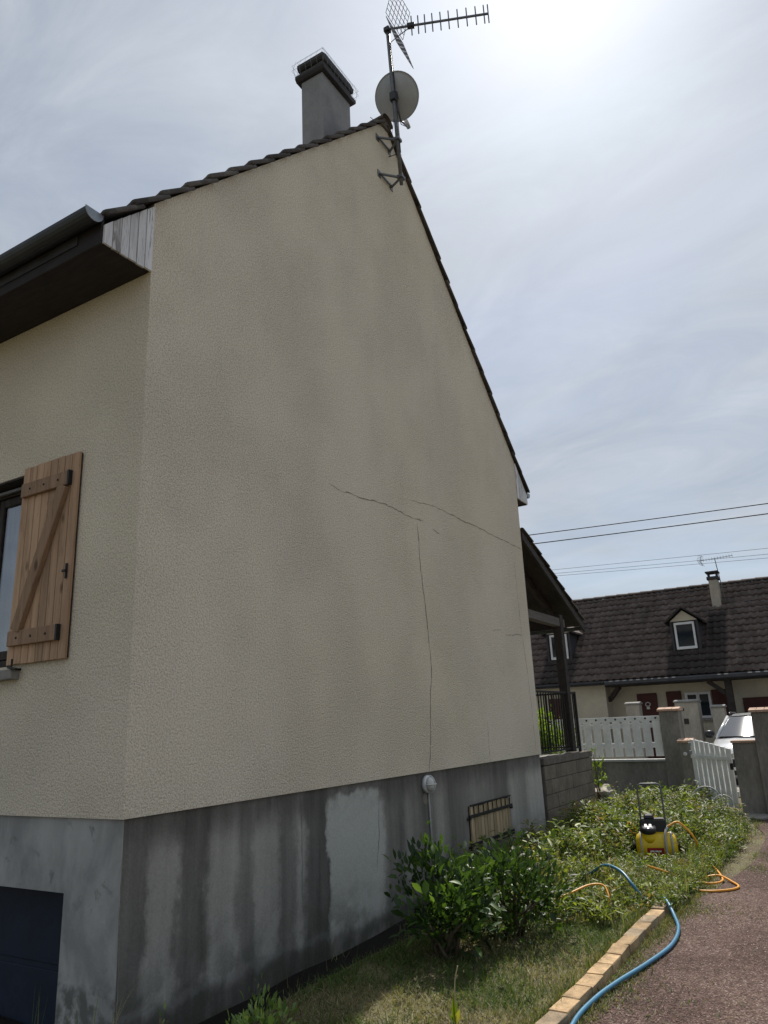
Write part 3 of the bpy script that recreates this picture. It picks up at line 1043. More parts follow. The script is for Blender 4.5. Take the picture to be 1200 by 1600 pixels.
for i in range(10):
    y_ = CY0 - .06 + (CY1 - CY0 + .12) * i / 9
    for x_, s_ in ((CX0 - .06, -1), (CX1 + .06, 1)):
        mb.tube([(x_, y_, 10.12), (x_ + .03 * s_, y_, 10.25), (x_ - .02 * s_, y_, 10.37)], .0015, 4, False)
mb.build('wire_mesh', 'steel', ch)

# basement vent with wooden slats and iron straps
vent = MB().box((-.020, 4.93, .20), (-.012, 6.10, .665)).build('vent_shutter', 'dark_timber', house)
for i in range(13):
    a = 4.935 + i * .0895
    MB().box((-.012, a + .006, .205 + random.uniform(0, .02)), (.006 + random.uniform(0, .006), a + .082, .660 - random.uniform(0, .012))).build('slat', 'vent_wood', vent, bevel=.003)
for z in (.56, .262):
    MB().box((.0125, 4.88, z - .018), (.026, 6.15, z + .018)).box((-.02, 4.88, z - .035), (.026, 4.915, z - .018)).box((-.02, 6.10, z - .04), (.03, 6.15, z - .0185)).build('iron_strap', 'black_metal', vent, bevel=.002)
mb = MB().box((.012, 4.92, .672), (.026, 6.11, .684))
mb.build('iron_bar', 'black_metal', vent)
for i in range(9):
    a = 5.0 + i * .134
    MB().tube([(.0195, a, .578), (.0195, a, .672)], .006, 6).build('iron_bar', 'black_metal', vent)

# ------------------------------------------------------------------ wall lamp with conduit
lamp = root('wall_lamp', (-.02, 3.95, .99), 'round white bulkhead lamp on the stained basement wall above the bush', 'lamp')
Rx = Matrix.Translation((-.022, 3.95, .99)) @ Matrix.Rotation(R(90), 4, 'Y')
MB().lathe([(.088, 0), (.088, .03), (.078, .042)], Rx, 24).build('base', 'white_paint', lamp, True)
MB().lathe([(.074, .0425), (.072, .065), (.058, .088), (.034, .102), (.008, .107)], Rx, 24).build('glass_dome', 'lamp_glass', lamp, True)
mb = MB()
for aa in (0, 90):
    pts = [(math.cos(R(aa)) * .086 * math.cos(t), math.sin(R(aa)) * .086 * math.cos(t), .045 + .068 * math.sin(t)) for t in [math.pi * i / 12 for i in range(13)]]
    mb.tube([Rx @ Vector(p) for p in pts], .005, 6)
mb.build('guard', 'white_paint', lamp, True)
MB().tube([(-.008, 3.975, .91), (-.008, 3.985, .6), (-.008, 4.01, .05)], .011, 8).build('conduit', 'pvc', lamp, True)
MB().lathe([(.06, 0), (.055, .004)], Matrix.Translation((-.022, 3.93, .845)) @ Matrix.Rotation(R(90), 4, 'Y'), 16).build('stain_disc', 'crack_dark', lamp)  # thin disc for the round dark stain under the lamp

# ------------------------------------------------------------------ TV antenna on the gable, dish on its mast
MT, MBt = Vector((.2, 3.594, 10.642)), Vector((.2, 3.75, 8.294))


def on_mast(z):
    t = (z - MBt.z) / (MT.z - MBt.z)
    return MBt.lerp(MT, t)


ant = root('tv_antenna', (.0, 3.7, 8.3), 'tall mast with comb shaped TV antenna bracketed to the gable peak', 'antenna')
MB().tube([MBt - Vector((0, 0, .05)), MBt.lerp(MT, .5), MT], .024, 10).build('mast', 'antenna_metal', ant, True)
for z in (8.905, 8.345):
    m = on_mast(z)
    mb = MB()
    for yw in (3.53, 3.83):
        mb.bar((.008, yw, z), (m.x, m.y, z), .022, .022)
        mb.box((0, yw - .035, z - .05), (.008, yw + .035, z + .05))
    mb.bar((.02, 3.53, z - .005), (.02, 3.83, z - .005), .018, .018)
    mb.box((m.x - .04, m.y - .05, z - .02), (m.x + .04, m.y + .05, z + .02))
    mb.build('bracket', 'antenna_metal', ant)
az = R(66.5)
bd = Vector((math.sin(az), math.cos(az), .0))
sd_ = Vector((bd.y, -bd.x, 0))
b0 = MT - Vector((0, 0, .01))
MB().bar(b0 - bd * .05, b0 + bd * 1.36, .022, .022).build('boom', 'antenna_metal', ant)
MB().box(b0 - Vector((.04, .04, .05)), b0 + Vector((.04, .04, .02))).build('clamp', 'black_plastic', ant, bevel=.006)
db = b0 + bd * .32
MB().bar(db - bd * .05, db + bd * .05, .06, .07).build('dipole_box', 'black_plastic', ant, bevel=.008)
for d_ in (.33, .42, .51, .61, .72, .83, .95, 1.07, 1.19, 1.30, 1.355):
    hl = .165 if d_ < .4 else .155
    p = b0 + bd * d_
    MB().tube([p - Vector((0, 0, hl)), p + Vector((0, 0, hl))], .0085, 6).build('element', 'antenna_metal', ant)
for s_ in (1, -1):
    mb = MB()
    tip = Vector((0, 0, s_ * .46)) + bd * (.12)
    st = b0 + bd * .10 + Vector((0, 0, .03 * s_))
    wv = Vector((math.sin(R(-2)), math.cos(R(-2)), 0)) * .24
    nr_, nc_ = 6, 6
    for i in range(nr_ + 1):
        p = st + tip * (i / nr_)
        mb.tube([p - wv, p + wv], .0042, 4, False)
    for j in range(nc_ + 1):
        o_ = wv * (2 * j / nc_ - 1)
        mb.tube([st + o_, st + tip + o_], .0042, 4, False)
    mb.build('reflector', 'antenna_metal', ant)
MB().tube([b0 + bd * .30 - Vector((0, 0, .03)), b0 + bd * .12 - Vector((0, 0, .16)), on_mast(10.4) + Vector((.03, 0, 0)), on_mast(9.3) + Vector((.035, 0, 0)), on_mast(8.7) + Vector((.03, 0, 0)), (.01, 3.8, 8.8)], .006, 6).build('cable', 'wire_black', ant)

dish = root('satellite_dish', (.2, 3.72, 9.4), 'round grey satellite dish on the antenna mast seen from behind', 'satellite dish')
da, de = R(-10), R(36)
ax = Vector((math.sin(da) * math.cos(de), math.cos(da) * math.cos(de), math.sin(de)))
DC = on_mast(9.66) + Vector((ax.x, ax.y, 0)) * .12
dm = Matrix.Translation(DC) @ ax.to_track_quat('Z', 'Y').to_matrix().to_4x4()
prof = [(.004, 0)] + [(.300 * i / 10, .075 * (i / 10) ** 2) for i in range(1, 11)] + [(.307, .070), (.300, .066)] + [(.300 * i / 10, .075 * (i / 10) ** 2 - .008) for i in range(10, 0, -1)] + [(.004, -.008)]
MB().lathe(prof, dm, 40).build('reflector', 'dish_paint', dish, True)
mb = MB().bar(on_mast(9.58), DC - ax * .01, .08, .10).box(on_mast(9.56) - Vector((.04, .045, .07)), on_mast(9.56) + Vector((.04, .045, .06)))
mb.build('mount', 'black_plastic', dish, bevel=.006)
lo_ = DC + (dm.to_3x3() @ Vector((0, -1, 0))) * .305
if lo_.z > DC.z:
    lo_ = DC + (dm.to_3x3() @ Vector((0, 1, 0))) * .305
lowdir = (lo_ - DC).normalized()
foc = DC + ax * .36 + lowdir * .36
MB().tube([DC - ax * .02 + lowdir * .05, lo_ - ax * .0, foc], .013, 8).build('feed_arm', 'antenna_metal', dish, True)
MB().tube([foc + ax * .02, foc - ax * .03 - lowdir * .05, foc - ax * .06 - lowdir * .09], [.03, .03, .024], 10).build('lnb', 'pvc', dish, True)
MB().tube([foc, lo_ - Vector((0, 0, .06)), DC - ax * .05 + lowdir * .2, on_mast(9.35), on_mast(9.0) + Vector((-.06, -.02, 0)), (-.1, 3.55, 9.30)], .005, 6).build('cable', 'wire_black', dish)

# ------------------------------------------------------------------ back veranda
ver = root('veranda', (0, 9.2, 1.0), 'dark timber lean-to veranda roof on a post behind the house', 'veranda')
VP = [(7.46, 4.40), (10.24, 3.20)]
vs_ = (VP[1][1] - VP[0][1]) / (VP[1][0] - VP[0][0])
MB().prism([(7.46, 4.40), (10.24, 3.20), (10.24, 3.235), (7.46, 4.435)], 0, -.02, -5).build('roof_deck', 'dark_timber', ver)
MB().prism([(7.46, 4.30), (10.27, 3.09), (10.27, 3.21), (7.46, 4.42)], 0, -.018, .022).build('verge_board', 'dark_timber', ver)
for i in range(6):
    x_ = -.35 - .8 * i
    MB().prism([(7.46, 4.27), (10.1, 3.13), (10.1, 3.255), (7.46, 4.395)], 0, x_, x_ - .07).build('rafter', 'dark_timber', ver)
TV = tile_mesh('veranda_tile')
va = math.atan(-vs_)
for c in range(8):
    y = 10.27 - .345 * c
    z = 3.235 + (10.24 - y) * -vs_ + .02
    for k in range(6):
        mw = Matrix.Translation((-.10 - .30 * k, y, z)) @ Matrix.Rotation(R(180), 4, 'Z') @ Matrix.Rotation(va, 4, 'X')
        piece(TV, 'tile', mw, ver)
MB().box((-.20, 9.13, 1.06), (-.06, 9.29, 3.30)).build('post', 'dark_timber', ver, bevel=.006)
MB().box((-.19, 7.46, 3.10), (-.07, 9.40, 3.24)).build('beam', 'grey_timber', ver, bevel=.006)
MB().box((-.21, 9.30, 3.08), (-5, 9.42, 3.30)).build('wall_plate', 'dark_timber', ver, bevel=.006)
N = 8
cy, cz, rr = 10.34, 3.19, .06
prof = [(cy + rr * math.cos(math.pi + math.pi * i / N), cz + rr * math.sin(math.pi + math.pi * i / N)) for i in range(N + 1)]
prof2 = [(cy + (rr - .005) * math.cos(math.pi + math.pi * i / N), cz + (rr - .005) * math.sin(math.pi + math.pi * i / N)) for i in range(N, -1, -1)]
MB().prism(prof + prof2, 0, .02, -5).build('gutter', 'gutter_metal', ver)

# block wall that carries the terrace
tag(MB().box((-6, 7.46, -.2), (-.215, 9.80, 1.0)).build('terrace', 'cement'), 'raised terrace behind the house', 'terrace', kind='structure')
bwall = root('block_wall', (-.1, 8.6, 0), 'low wall of grey concrete blocks continuing the basement under the black railing', 'wall')
MB().box((-.205, 7.50, -.2), (-.012, 9.86, .93)).build('mortar_core', 'mortar', bwall)
for r_ in range(5):
    z0 = -.06 + r_ * .2
    y = 7.505 - (.25 if r_ % 2 else 0)
    while y < 9.85:
        a, b = max(y, 7.503), min(y + .492, 9.865)
        if b - a > .05:
            o = MB().box((-.20, a + .003, z0 + .004), (random.uniform(-.001, .004), b - .003, z0 + .195)).build('block', 'block_cement', bwall, bevel=.006)
        y += .5
MB().box((-.21, 7.50, .945), (.012, 9.875, 1.045)).build('coping', 'mortar', bwall, bevel=.008, jag=.003)

rail = root('railing', (-.1, 8.5, 1.045), 'black metal bar railing on the concrete block wall', 'railing')
MB().box((-.115, 7.47, 1.985), (-.085, 9.62, 2.015)).build('top_rail', 'black_metal', rail)
MB().box((-.112, 7.47, 1.10), (-.088, 9.62, 1.125)).build('bottom_rail', 'black_metal', rail)
for i in range(17):
    y = 7.56 + i * .12
    MB().box((-.108, y - .008, 1.125), (-.092, y + .008, 1.985)).build('bar', 'black_metal', rail)
MB().box((-.12, 9.58, 1.045), (-.08, 9.62, 2.02)).build('post', 'black_metal', rail)
MB().box((-3.0, 9.595, 1.985), (-.12, 9.615, 2.015)).box((-3.0, 9.595, 1.10), (-.12, 9.615, 1.125)).build('return_rail', 'black_metal', rail)
for i in range(22):
    x_ = -.25 - i * .125
    MB().box((x_ - .008, 9.597, 1.125), (x_ + .008, 9.613, 1.985)).build('bar', 'black_metal', rail)

# ------------------------------------------------------------------ garden wall, fence, pillars, gate
FY = 12.6
fw_ = root('garden_wall', (-2, FY, 0), 'low grey cement wall under the white picket fence', 'wall')
MB().box((-5, FY - .08, -.1), (.66, FY + .10, .70)).build('wall', 'pillar_cement', fw_, bevel=.006)
MB().box((-5, FY - .11, .70), (.655, FY + .13, .745)).build('coping', 'pvc', fw_, bevel=.006)
fence = root('picket_fence', (-1, FY, .75), 'white plastic picket fence on the low wall beside the grey pillar', 'fence')
MB().box((-5, FY - .03, .96), (.65, FY + .0, 1.06)).build('lower_rail', 'picket_paint', fence, bevel=.004)
MB().box((-5, FY - .03, 1.34), (.65, FY + .0, 1.43)).build('upper_rail', 'picket_paint', fence, bevel=.004)
MB().box((-5, FY - .045, 1.47), (.655, FY - .02, 1.565)).build('cap_rail', 'picket_paint', fence, bevel=.004)
for i in range(28):
    x_ = .56 - i * .198
    MB().box((x_ - .075, FY - .055, .80), (x_ + .075, FY - .031, 1.468)).build('picket', 'picket_paint', fence, bevel=.006)
    MB().lathe([(.020, 0), (.020, .004)], Matrix.Translation((x_, FY - .0455, 1.52)) @ Matrix.Rotation(R(90), 4, 'X'), 10).build('rivet', 'black_plastic', fence)


def pillar(name, x0, x1, y0, y1, h, label, cap='cap_brick', body='pillar_cement', n=3, group=None):
    p = root(name, ((x0 + x1) / 2, (y0 + y1) / 2, 0), label, 'pillar', group)
    MB().box((x0, y0, -.1), (x1, y1, h - .06)).build('shaft', body, p, bevel=.01)
    w = (x1 - x0 + .06) / n
    for i in range(n):
        a = x0 - .03 + i * w
        MB().prism([(y0 - .03, h - .06), (y1 + .03, h - .06), (y1 + .03, h - .02), ((y0 + y1) / 2, h + .015), (y0 - .03, h - .02)], 0, a + .002, a + w - .002).build('cap_tile', cap, p, bevel=.004)
    return p


pillar('gate_pillar', .66, 1.02, 12.45, 12.83, 1.70, 'tall grey cement pillar with pale brick cap between white fence and gate')
pillar('gate_pillar', 1.05, 1.27, 11.95, 12.35, 1.12, 'short grey cement pillar with reddish cap carrying the white gate')
rw = root('garden_wall', (3.5, 10.45, 0), 'low grey cement wall with dark coping right of the white gate', 'wall')
MB().box((2.17, 10.35, -.1), (2.545, 10.60, 1.09)).box((2.545, 10.36, -.1), (8.5, 10.58, 1.07)).build('wall', 'pillar_cement', rw, bevel=.006)
for i in range(16):
    a = 2.15 + i * .40
    if a < 2.5 or a > 2.95:
        MB().box((a + .003, 10.32, 1.092), (min(a + .397, 2.52) if a < 2.5 else a + .397, 10.63, 1.13)).build('coping_brick', 'cap_brick' if i < 1 else 'pillar_cement', rw, bevel=.006)
pillar('wall_pillar', 2.53, 2.93, 10.25, 10.68, 1.615, 'grey pillar with bright brick cap on the wall at right edge', n=4)
# white gate, standing askew between the short pillar and the wall
ga, gb = Vector((1.30, 11.72, 0)), Vector((2.10, 10.72, 0))
gdv = (gb - ga).normalized()
gl = (gb - ga).length
gate = root('gate', (1.7, 11.2, .05), 'white slatted garden gate with sloping top at the end of the driveway', 'gate')
gn = Vector((-gdv.y, gdv.x, 0))
if gn.dot(CAM - ga) < 0:
    gn = -gn


def gp(t, z, d=0.):
    return ga + gdv * t + gn * d + Vector((0, 0, z))


NP = 8
pw = gl / NP
for i in range(NP):
    t = (i + .5) * pw
    h = 1.13 - .13 * (i / (NP - 1)) ** 1.3
    a_, b_ = t - pw * .40, t + pw * .40
    mb = MB()
    q = [(a_, .06, 0), (b_, .06, 0), (b_, h - .012, 0), (a_, h, 0)]
    vs = [gp(u, z, .0) for u, z, _ in q] + [gp(u, z, .024) for u, z, _ in q]
    mb.add(vs, [(0, 1, 2, 3), (7, 6, 5, 4), (0, 4, 5, 1), (1, 5, 6, 2), (2, 6, 7, 3), (3, 7, 4, 0)])
    mb.build('picket', 'picket_paint', gate, bevel=.004)
for z in (.28, .88):
    MB().bar(gp(0, z, -.018), gp(gl, z, -.018), .03, .08).build('rail', 'picket_paint', gate, bevel=.004)
MB().bar(gp(.0, .83, .03), gp(gl, .83, .03), .012, .055).build('front_rail', 'picket_paint', gate)
MB().bar(gp(gl - .02, .76, .03), gp(gl - .02, .66, .03), .03, .05).build('lock', 'black_metal', gate)
for z in (.9, 1.04):
    MB().bar(gp(-.05, z, .0), gp(.05, z, .0), .05, .06).build('hinge', 'zinc', gate, bevel=.006)
MB().lathe([(.035, 0), (.035, .02), (.02, .03)], Matrix.Translation((1.14, 11.945, .86)) @ Matrix.Rotation(R(90), 4, 'X'), 14).build('latch_plate', 'white_paint', gate)
tag(MB().prism([(1.75, 10.35), (2.45, 9.75), (2.75, 10.2), (2.1, 10.62)], 2, .0, .035).build('threshold_slab', 'paving', bevel=.008), 'pale concrete slab at the foot of the gate', 'slab')
for i, (cx_, cy_, rr_) in enumerate(((1.62, 10.55, .20), (1.93, 10.15, .14))):
    mb = MB()
    mb.tube([(cx_ + rr_ * math.cos(t), cy_ + .5 * rr_ * math.sin(t), .10 + rr_ * .75 + rr_ * .75 * math.sin(t)) for t in [math.pi * (-.1 + 1.25 * j / 20) for j in range(21)]], .013, 8)
    tag(mb.build('grey_hose', 'grey_hose', None, True), ['dark grey hose loop rising from weeds before the gate', 'smaller grey hose loop on the slab by the gate'][i], 'hose', 'grey hose loops by the gate')

# stones at the end of the block wall
for i, (x_, y_, z_, s_) in enumerate(((.06, 10.15, .33, .22), (.16, 10.25, .10, .2), (-.05, 10.25, .12, .2))):
    bm = bmesh.new()
    bmesh.ops.create_icosphere(bm, subdivisions=3, radius=1)
    for v in bm.verts:
        n_ = .16 * math.sin(5 * v.co.x + i) + .14 * math.sin(6 * v.co.y + 2 * i) + .12 * math.sin(7 * v.co.z)
        v.co = Vector((v.co.x * .75, v.co.y * .8, v.co.z * .55)) * s_ * (1 + n_)
        v.co += Vector((random.uniform(-1, 1), random.uniform(-1, 1), random.uniform(-1, 1))) * .008
    me = bpy.data.meshes.new('stone')
    bm.to_mesh(me)
    bm.free()
    me.materials.append(M['stone'])
    o = bpy.data.objects.new('stone', me)
    COL.objects.link(o)
    o.location = (x_, y_, z_)
    tag(o, ['pale rough stone on top of the heap by the block wall end', 'rough stone low in the heap towards the weeds', 'rough stone low in the heap behind the block wall'][i], 'stone', 'stones heaped by the block wall')

# ------------------------------------------------------------------ brick border
border = root('brick_border', (2.28, 2.5, 0), 'row of buff bricks edging the grass along the driveway', 'border')
y = -1.6
i = 0
while y < 8.0:
    L_ = .22 + random.uniform(-.004, .012)
    x_ = 2.285 + random.uniform(-.005, .005)
    top_ = .070 + random.uniform(-.006, .006)
    o = MB().box((-.053, -L_ / 2 + .001, -.09), (.053, L_ / 2 - .001, 0)).build('brick', 'brick_grey' if random.random() < .3 else 'brick_buff', None, bevel=.004, jag=.003)
    o.parent = border
    o.matrix_basis = Matrix.Translation(Vector((x_, y + L_ / 2, top_)) - off(border)) @ Matrix.Rotation(R(random.uniform(-2, 2)), 4, 'Z') @ Matrix.Rotation(R(random.uniform(-2.5, 2.5)), 4, 'Y') @ Matrix.Rotation(R(random.uniform(-.8, .8)), 4, 'X')
    y += L_
    i += 1


# ------------------------------------------------------------------ hoses
def spline(pts, sub=8):
    P = [Vector(p) for p in pts]
    P = [P[0] * 2 - P[1]] + P + [P[-1] * 2 - P[-2]]
    out = []
    for i in range(1, len(P) - 2):
        for k in range(sub):
            t = k / sub
            a, b, c, d = P[i - 1], P[i], P[i + 1], P[i + 2]
            out.append(.5 * ((2 * b) + (c - a) * t + (2 * a - 5 * b + 4 * c - d) * t * t + (3 * b - a - 3 * c + d) * t ** 3))
    out.append(P[-2])
    return out


mb = MB().tube(spline([(2.75, .1, .034), (2.47, .6, .034), (2.375, 1.047, .034), (2.375, 1.432, .034), (2.42, 1.782, .034), (2.50, 2.2, .034), (2.56, 2.666, .034), (2.53, 3.102, .034), (2.43, 3.48, .040), (2.31, 3.76, .098), (2.20, 3.90, .06), (2.10, 3.88, .07), (2.02, 3.88, .17), (1.888, 4.02, .25), (1.692, 4.206, .255), (1.45, 4.45, .12), (1.2, 4.8, .05)]), .0135, 12)
tag(mb.build('garden_hose', 'blue_hose', None, True), 'thick blue hose curving over the brick border onto the driveway', 'hose')
mb = MB().tube(spline([(1.90, 6.12, .36), (2.0, 6.2, .40), (2.1, 6.2, .315), (2.17, 6.2, .21), (2.14, 6.3, .10), (2.05, 6.45, .07), (2.206, 6.583, .06), (2.335, 6.13, .035), (2.242, 6.036, .04), (2.09, 6.24, .06), (2.346, 5.869, .03), (2.548, 5.216, .028), (2.565, 4.965, .028), (2.465, 4.869, .028), (2.381, 4.997, .028), (2.419, 5.173, .03), (2.531, 5.211, .04), (2.674, 5.001, .028), (2.746, 4.814, .028), (2.69, 4.65, .028), (2.516, 4.532, .028), (2.367, 4.595, .03), (2.2, 4.803, .09), (2.0, 4.6, .2)]), .0105, 8)
tag(mb.build('sprayer_hose', 'orange_hose', None, True), 'thin orange hose looping from the sprayer onto the driveway', 'hose')
mb = MB().tube(spline([(1.52, 3.15, .14), (1.66, 3.32, .19), (1.76, 3.50, .22), (1.86, 3.56, .21), (1.92, 3.48, .14), (1.94, 3.42, .08)]), .0085, 8)
tag(mb.build('sprayer_hose', 'orange_hose', None, True), 'short orange hose arc among dry weeds by the dark bush', 'hose')
mb = MB().tube(spline([(1.50, 6.5, .12), (1.42, 6.52, .30), (1.35, 6.55, .33), (1.37, 6.5, .26), (1.45, 6.5, .2)]), .0095, 8)
tag(mb.build('sprayer_hose', 'orange_hose', None, True), 'small orange hose loop in weeds left of the sprayer', 'hose')

# ------------------------------------------------------------------ trolley sprayer
sp = root('trolley_sprayer', (1.75, 6.1, 0), 'yellow tank sprayer with black box and steel handle standing in the weeds', 'sprayer')
a_ = R(14)
SM = Matrix.Translation((1.755, 6.1, .0)) @ Matrix.Rotation(a_, 4, 'Z') @ Matrix.Diagonal((.88, .88, .90, 1))
TK = SM @ Matrix.Translation((-.25, 0, .17)) @ Matrix.Rotation(R(90), 4, 'Y')
prof = [(.03, 0), (.09, .006), (.135, .025), (.157, .06), (.163, .11), (.163, .40), (.157, .45), (.135, .485), (.09, .503), (.03, .51)]
tk = MB().lathe(prof, TK, 32).build('tank', 'yellow_plastic', sp, True)
MB().lathe([(.169, .055), (.169, .078)], TK, 32).build('band', 'pvc', sp, True)
MB().lathe([(.169, .43), (.169, .455)], TK, 32).build('band', 'pvc', sp, True)
NK = SM @ Matrix.Translation((-.075, -.045, .25)) @ Matrix.Rotation(R(14), 4, 'X')
MB().lathe([(.115, 0), (.105, .05), (.092, .085), (.088, .10)], NK, 28).build('neck', 'yellow_plastic', sp, True)
cp = MB().lathe([(.098, .098), (.102, .104), (.102, .145), (.094, .157), (.03, .160)], NK, 28).build('cap', 'black_plastic', sp, True)
mb = MB()
for q in (-.028, .028):
    mb.bar(NK @ Vector((q - .0, -.075, .166)), NK @ Vector((q, .06, .166)), .03, .012)
mb.build('grip', 'white_paint', cp, bevel=.003)
mb = MB()
pts = [(-.10, -.166, .10), (.075, -.166, .10), (.075, -.166, .175), (-.10, -.166, .175)]
N = 6
vs = []
for z_ in range(N + 1):
    th = R(-38 + 38 * z_ / N)
    for x_ in (-.12, .085):
        vs.append(SM @ Vector((x_, -.1645 * math.cos(th), .17 + .1645 * math.sin(th))))
mb.add(vs, [(2 * i, 2 * i + 1, 2 * i + 3, 2 * i + 2) for i in range(N)])
lb = mb.build('label', 'red_label', tk)
mb = MB()
for x_, w_ in ((-.085, .05), (-.025, .04), (.02, .03)):
    th = R(-14)
    p = SM @ Vector((x_, -.1665 * math.cos(th), .17 + .1665 * math.sin(th)))
    q = SM @ Vector((x_ + w_, -.1665 * math.cos(th), .17 + .1665 * math.sin(th)))
    mb.bar(p, q, .002, .016)
mb.build('label_print', 'white_paint', lb)
mb = MB()
bx = [(-.19, .0, .30), (.165, .0, .30), (.165, .22, .30), (-.19, .22, .30), (-.17, .01, .485), (.15, .01, .485), (.15, .21, .485), (-.17, .21, .485)]
mb.add([SM @ Vector(p) for p in bx], [(3, 2, 1, 0), (4, 5, 6, 7), (0, 1, 5, 4), (1, 2, 6, 5), (2, 3, 7, 6), (3, 0, 4, 7)])
mb.build('battery_box', 'black_plastic', sp, bevel=.015, seg=2)
mb = MB()
bx = [(-.12, .03, .486), (.02, .03, .486), (.02, .19, .486), (-.12, .19, .486), (-.10, .05, .535), (.0, .05, .535), (.0, .17, .535), (-.10, .17, .535)]
mb.add([SM @ Vector(p) for p in bx], [(3, 2, 1, 0), (4, 5, 6, 7), (0, 1, 5, 4), (1, 2, 6, 5), (2, 3, 7, 6), (3, 0, 4, 7)])
mb.build('box_lid', 'black_plastic', sp, bevel=.01)
hp = [(-.15, .20, .12), (-.15, .23, .5), (-.15, .26, .83), (-.135, .263, .875), (-.10, .265, .89), (.10, .265, .89), (.14, .263, .875), (.155, .26, .83), (.155, .23, .5), (.155, .20, .12)]
MB().tube([SM @ Vector(p) for p in hp], .0105, 10).build('handle', 'antenna_metal', sp, True)
MB().tube(spline([SM @ Vector(p) for p in [(.17, .02, .40), (.13, -.10, .345), (.115, -.17, .24), (.115, -.18, .12), (.13, -.15, .04)]], 6), .014, 8).build('suction_hose', 'grey_hose', sp, True)
for s_ in (-1, 1):
    WM = SM @ Matrix.Translation((s_ * .275, .14, .10)) @ Matrix.Rotation(R(90), 4, 'Y')
    w_ = MB().lathe([(.06, -.022), (.098, -.022), (.104, -.01), (.104, .01), (.098, .022), (.06, .022)], WM, 24).build('wheel', 'tyre', sp, True)
    MB().lathe([(.058, -.014), (.058, .014)], WM, 16).build('hub', 'pvc', w_)
MB().tube([SM @ Vector((-.28, .14, .10)), SM @ Vector((.28, .14, .10))], .01, 8).build('axle', 'steel', sp)

# ------------------------------------------------------------------ house across the street
nb = root('neighbour_house', (-1, 22, 0), 'long cream house with dark tiled roof and dormers across the street', 'house')
NX0, NX1 = -16., 11.
EY, EZ, RY, RZ = 19.75, 2.60, 23.05, 5.56
tn = (RZ - EZ) / (RY - EY)
MB().box((NX0, 20.02, 0), (-2.38, 26.0, 2.85)).build('wall', 'cream_wall', nb)
MB().box((-2.38, 20.6, 0), (NX1, 26.0, 2.85)).build('wall', 'cream_wall', nb)
for xg in (NX0 + .02, NX1 - .3):
    MB().prism([(20.65, 2.8), (26.0, 2.8), (RY, RZ - .15)], 0, xg, xg + .28).build('gable', 'cream_wall', nb)
# tiled slope: real stepped and rolled courses
cw, cpx = .20, .30
ncol = int((NX1 - NX0) / cw)
samp = 4
slope_len = math.hypot(RY - EY, RZ - EZ)
ncr = int(slope_len / cpx) + 1
sy, sz_ = (RY - EY) / slope_len, (RZ - EZ) / slope_len
Vt, Ft = [], []
us = np.arange(ncol * samp + 1) / samp
hpf = np.array([.050, .012, .0, .014])
for c in range(ncr):
    s0, s1 = c * cpx, min((c + 1) * cpx + .02, slope_len)
    jit = rng.normal(0, .004, ncol + 1)
    base = len(Vt)
    for s_, lift in ((s0 + .075, -.012), (s0, .028), (s0 - .004, .058), (s1 + .06, .004)):
        for i, u in enumerate(us):
            h = hpf[i % samp] + lift + jit[i // samp]
            if lift < 0:
                h = lift
            s_ = min(s_, slope_len)
            Vt.append((NX0 + u * cw, EY + sy * s_ - sz_ * h, EZ + sz_ * s_ + sy * h))
    m = len(us)
    for r_ in range(3):
        for i in range(m - 1):
            a0 = base + r_ * m + i
            Ft.append((a0, a0 + 1, a0 + m + 1, a0 + m))
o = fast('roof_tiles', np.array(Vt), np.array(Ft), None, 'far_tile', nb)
o['kind'] = 'stuff'
MB().prism([(EY, EZ - .1), (EY, EZ - .015), (RY, RZ - .015), (2 * RY - EY, EZ - .015), (2 * RY - EY, EZ - .1)], 0, NX0, NX1).build('roof_deck', 'dark_slate', nb)
mb = MB()
sec = [(.12 * math.cos(math.pi * i / 6), .09 * math.sin(math.pi * i / 6)) for i in range(7)]
for k in range(int((NX1 - NX0) / .4)):
    x_ = NX0 + .4 * k
    mb.add([(x_, RY + y_, RZ + .02 + z_) for y_, z_ in sec] + [(x_ + .42, RY + y_ * .85, RZ + .02 + z_ * .8) for y_, z_ in sec], [(i, i + 1, i + 8, i + 7) for i in range(6)])
o = mb.build('ridge_tiles', 'far_tile', nb)
o['kind'] = 'stuff'
MB().box((-2.3, EY - .12, EZ - .14), (NX1, EY + .02, EZ + .0)).build('gutter', 'gutter_metal', nb, bevel=.03)
MB().box((-2.32, EY + .03, EZ - .17), (NX1, EY + .09, EZ - .02)).build('fascia', 'dark_timber', nb)
MB().box((-2.32, EY + .09, EZ - .165), (NX1, 20.6, EZ - .145)).build('soffit', 'dark_timber', nb)
MB().box((NX0, EY - .05, EZ - .06), (-2.3, EY + .04, EZ + .02)).build('gutter', 'gutter_metal', nb, bevel=.02)
# timber post and braces of the porch
MB().box((.98, 19.95, 0), (1.16, 20.13, EZ - .16)).build('post', 'dark_timber', nb, bevel=.01)
MB().bar((1.07, 20.05, 1.98), (.55, 20.05, EZ - .17), .10, .12).build('brace', 'dark_timber', nb)
MB().bar((-2.36, 20.3, 2.05), (-1.95, 20.05, EZ - .17), .10, .12).build('brace', 'dark_timber', nb)
